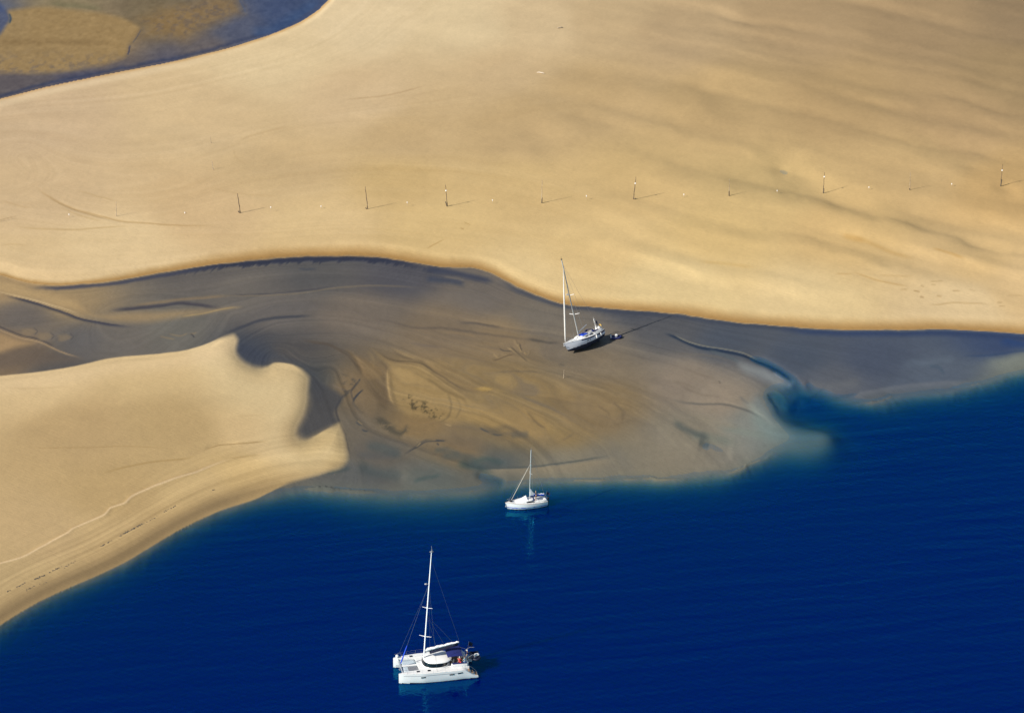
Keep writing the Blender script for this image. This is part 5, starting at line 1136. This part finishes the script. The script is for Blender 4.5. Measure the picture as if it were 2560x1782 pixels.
pd = MB(); pd.tube([(.9, 1.2, 1.7), (.85, 1.2, 2.35), (.1, .95, 2.35), (.1, -.95, 2.35), (.85, -1.2, 2.35), (.9, -1.2, 1.7)], .024, n=6); build_each(pd, 'stern_rail', wire, gr)
ar = MB(); ar.tube([(.4, -.7, 1.7), (.35, -.7, 3.6)], .04, n=6); ar.ball((.35, -.7, 3.7), .13, n=10, m=6, sq=(1.6, .8, .8)); ar.tube([(.55, -.7, 3.15), (.58, -.55, 4.2)], .02, n=4); ar.build('wind_generator', white, gr)
lf = MB(); lf.box((.3, .2, 2.15), (.5, .9, .45), bev=.12); lf.box((.25, -.75, 2.1), (.35, .35, .7), bev=.1); lf.build('life_raft', white, gr)
fg = MB(); fg.tube([(.1, -1.0, 1.7), (-.35, -1.0, 3.5)], .02, n=5); fg.loft([[(-.32-.10*k, -1.0+.06*math.sin(k*1.5), 3.45-.12*k), (-.15-.10*k, -1.0+.06*math.sin(k*1.5+.6), 2.75-.10*k)] for k in range(5)], 1, False); build_each(fg, 'ensign', [wire, navyc], gr)
cu = MB(); cu.box((1.7, .62, 2.06), (1.1, .5, .2), bev=.06); cu.build('cockpit_cushion', navy, gr)
# dinghy left on the mud beside it
x_, y_, z_ = on_ground(1370+1040/6.147, 630+1325/6.147)
dn = thing('inflatable_dinghy', 'small navy inflatable dinghy with white outboard lying on mud beside the grounded sloop', 'dinghy', (x_, y_, z_-.02), (0, 0, R(12)))
tube_boat(dn, 2.1, 1.3, .2, navy, whitec)
q = MB(); q.box((.15, .05, .62), (.55, .5, .40), bev=.15); q.build('white_bag', whitec, dn)
q = MB(); q.box((-.95, 0, .62), (.26, .24, .36), bev=.08); q.tube([(-.95, 0, .5), (-1.0, 0, .1)], .05, n=8); q.build('outboard_motor', white, dn)
# ------------------------------------------------------------------ marker poles and white floats across the bank
rnd = random.Random(4)
def pole(base, top, label, m, sleeve=0.0, ball=None, thin=1.0):
    x, y, z = on_ground(*base)
    d = math.sqrt(x*x+y*y+(z-CAM_H)**2); s_ = FPX/d; dep = math.asin((CAM_H-z)/d)
    H_ = (base[1]-top[1])/s_/math.cos(dep); dx = (top[0]-base[0])/s_
    t = thing('marker_pole', label, 'pole', (x, y, z-.25), (0, 0, rnd.uniform(0, 6)), 'wooden marker poles in a row on the sandbank')
    t.rotation_euler = (0, 0, 0)
    n = 9; b = MB(); pts = [(dx*(k/n)+.03*math.sin(k*1.9+x)*(k > 0), .02*math.sin(k*2.7+x), .25+(H_)*k/n if k else 0) for k in range(n+1)]
    b.tube(pts, [.088*thin*(1-.45*k/n) for k in range(n+1)], n=7); b.build('shaft', m, t)
    if sleeve:
        q = MB(); q.tube([(dx*u, 0, .0+(H_*sleeve+.25)*u/.999) for u in (0, .35, .7, 1)], [.12, .115, .11, .09], n=8); q.build('fouled_base', weed_wood, t)
    if ball:
        f = (base[1]-ball)/(base[1]-top[1]); q = MB(); q.ball((dx*f+.02, -.08, .25+H_*f), .16, n=12, m=8); q.build('float', floatw, t)
    return t
def cs_(o, b, t, bl=None): k = .37555; return (o[0]+b[0]*k, o[1]+b[1]*k), (o[0]+t[0]*k, o[1]+t[1]*k), (None if bl is None else o[1]+bl*k)
A0, B0, C0 = (0, 0), (850, 0), (1700, 0)
for o, b, t, bl, m, sl_, th, lab in [
 (A0, (775, 1440), (777, 1345), None, pale_wood, 0, .85, 'faint bleached pole low in the row, left of every dark pole'),
 (A0, (1600, 1418), (1585, 1290), None, wood, .1, 1.3, 'thick dark bare pole leaning left, first dark pole from the left'),
 (B0, (185, 1392), (170, 1245), None, wood, .06, 1.1, 'dark bare pole leaning left, second dark pole from the left'),
 (B0, (715, 1375), (703, 1232), 1270, wood, .22, .95, 'brown pole with white float near its top, leftmost pole with a float'),
 (B0, (1343, 1353), (1345, 1200), None, pale_wood, .24, .85, 'thin pale pole with stubby dark base, between two poles with white floats'),
 (B0, (1953, 1328), (1968, 1180), 1222, wood, .05, 1.1, 'dark pole leaning right with white float, second float pole from the left'),
 (C0, (327, 1305), (326, 1195), None, pale_wood, .3, .85, 'thin pale pole with dark base, right of the right leaning pole'),
 (C0, (953, 1287), (957, 1150), 1178, wood, .22, .85, 'thin pole with white float and dark base, third float pole from the left'),
 (C0, (1530, 1265), (1528, 1150), None, pale_wood, .08, .85, 'slim bleached pole without float, last but one pole on the right'),
 (C0, (2133, 1240), (2140, 1095), 1136, wood, .3, .85, 'pole with white float and thick dark base, rightmost pole of the row'),
 (A0, (1405, 955), (1403, 912), None, pale_wood, 0, .85, 'short faint stake alone on the upper left sand, the farther of two'),
 (A0, (1420, 1130), (1412, 1070), None, pale_wood, 0, .85, 'short faint stake on the upper left sand, the nearer of two')]:
    bb, tt_, bz_ = cs_(o, b, t, bl); pole(bb, tt_, lab, m, sl_, bz_, th)
# a pole just outside the frame whose shadow lies on the sand at the left edge
pole((-26, 560), (-28, 510), 'brown marker pole just beyond the left edge of the view', wood, .1, None, .9)
pole((850+1489*.37555, 590+945*.37555), (850+1490*.37555, 590+893*.37555), 'short pale stake standing on the wet flat below the grounded sloop', pale_wood, 0, None, .8)['group'] = 'stakes on the wet flat'
def float_marker(px, py, h, label):
    x, y, z = on_ground(px, py)
    s_ = FPX/math.sqrt(x*x+y*y+CAM_H**2); x, y, z = on_ground(px, py+h*.93*s_)
    t = thing('float_marker', label, 'float', (x, y, z-.2), (0, 0, 0), 'white floats on stakes along the pole row')
    q = MB(); q.tube([(0, 0, 0), (.02, 0, .2+h-.1)], .022, n=5); q.build('stake', pale_wood, t)
    q = MB(); q.ball((.02, 0, .2+h), .115, n=12, m=8); q.ball((.02, 0, .2+h-.17), .06, n=8, m=4); q.build('ball', floatw, t)
k = .37555
for (o, p, h, lab) in [(A0, (460, 1428), .62, 'white ball float farthest left, alone in curved wind streaks'), (A0, (1230, 1416), .2, 'white ball float lying low left of the first dark pole'),
 (A0, (1803, 1380), .95, 'white ball float just right of the first dark pole shadow tip'), (A0, (2137, 1373), .55, 'white ball float left of the second dark pole'),
 (B0, (447, 1348), .9, 'white ball float right of the second dark pole shadow'), (B0, (1015, 1333), .7, 'white ball float between the leftmost float pole and the pale pole'),
 (B0, (1640, 1305), .85, 'white ball float left of the right leaning pole'), (C0, (25, 1295), .6, 'white ball float midway right of the right leaning pole'),
 (C0, (646, 1273), .5, 'white ball float left of the third float pole'), (C0, (1257, 1247), .6, 'white ball float right of the third float pole'), (C0, (1808, 1225), .6, 'white ball float nearest the rightmost pole')]:
    float_marker(o[0]+p[0]*k, o[1]+p[1]*k, h, lab)
# driftwood
def drift(px, py, L_, rz, label, m=pale_wood):
    x, y, z = on_ground(px, py); b = MB()
    b.tube([(-L_/2, 0, .05), (-L_*.2, .08, .16), (L_*.2, -.05, .2), (L_/2, .1, .12)], [.05, .13, .12, .05], n=7); b.tube([(L_*.1, 0, .18), (L_*.25, .3, .35)], [.06, .02], n=5)
    o = b.build('driftwood', m, None); o.location = (x, y, z); o.rotation_euler = (0, 0, rz); tag(o, label, 'driftwood')
drift(850+1335*k, 490*k, 1.9, R(-30), 'pale driftwood log alone on the smooth upper middle sand', mat('bleached_driftwood', (.55, .48, .38), .9, var=.2))
drift(850+1465*k, 190*k, 1.4, R(20), 'thin driftwood stick near the top edge of the sand')
# weed left along the tide line of the near beach
wm = mat('dry_weed', (.09, .075, .055), .95, var=.4, scale=6)
wb_ = MB()
for (p0, p1, n_, wd) in [((795, 425), (945, 345), 110, 7), ((665, 497), (745, 455), 26, 5), ((230, 715), (300, 683), 60, 7), ((325, 668), (410, 628), 45, 6), ((110, 765), (165, 738), 24, 6), ((1090, 262), (1165, 228), 30, 7), ((1410, 122), (1425, 116), 10, 5), ((160, 790), (330, 720), 22, 9), ((30, 805), (70, 785), 12, 4), ((420, 640), (500, 590), 14, 8), ((950, 345), (1060, 290), 14, 6), ((2225, 15), (2240, 8), 8, 4)]:
    for i in range(int(n_*.6)):
        u = rnd.random(); px = p0[0]+(p1[0]-p0[0])*u+rnd.gauss(0, wd*.4); py = p0[1]+(p1[1]-p0[1])*u+rnd.gauss(0, wd*.35)
        x, y, z = on_ground(px*k, 1180+py*k); r = rnd.uniform(.05, .15); a0 = rnd.uniform(0, 6)
        q = [(x+r*rnd.uniform(.5, 1.5)*math.cos(a0+t)*1.5, y+r*rnd.uniform(.5, 1.2)*math.sin(a0+t), z-.01) for t in np.linspace(0, 5.2, 6)]
        wb_.add(q+[(x, y, z+rnd.uniform(.05, .12))], [(j, (j+1) % 6, 6) for j in range(6)])
wd_ = wb_.build('seaweed', wm, None, False); wd_['kind'] = 'stuff'; tag(wd_, 'dark dried seaweed scattered in broken lines along the near beach', 'seaweed')
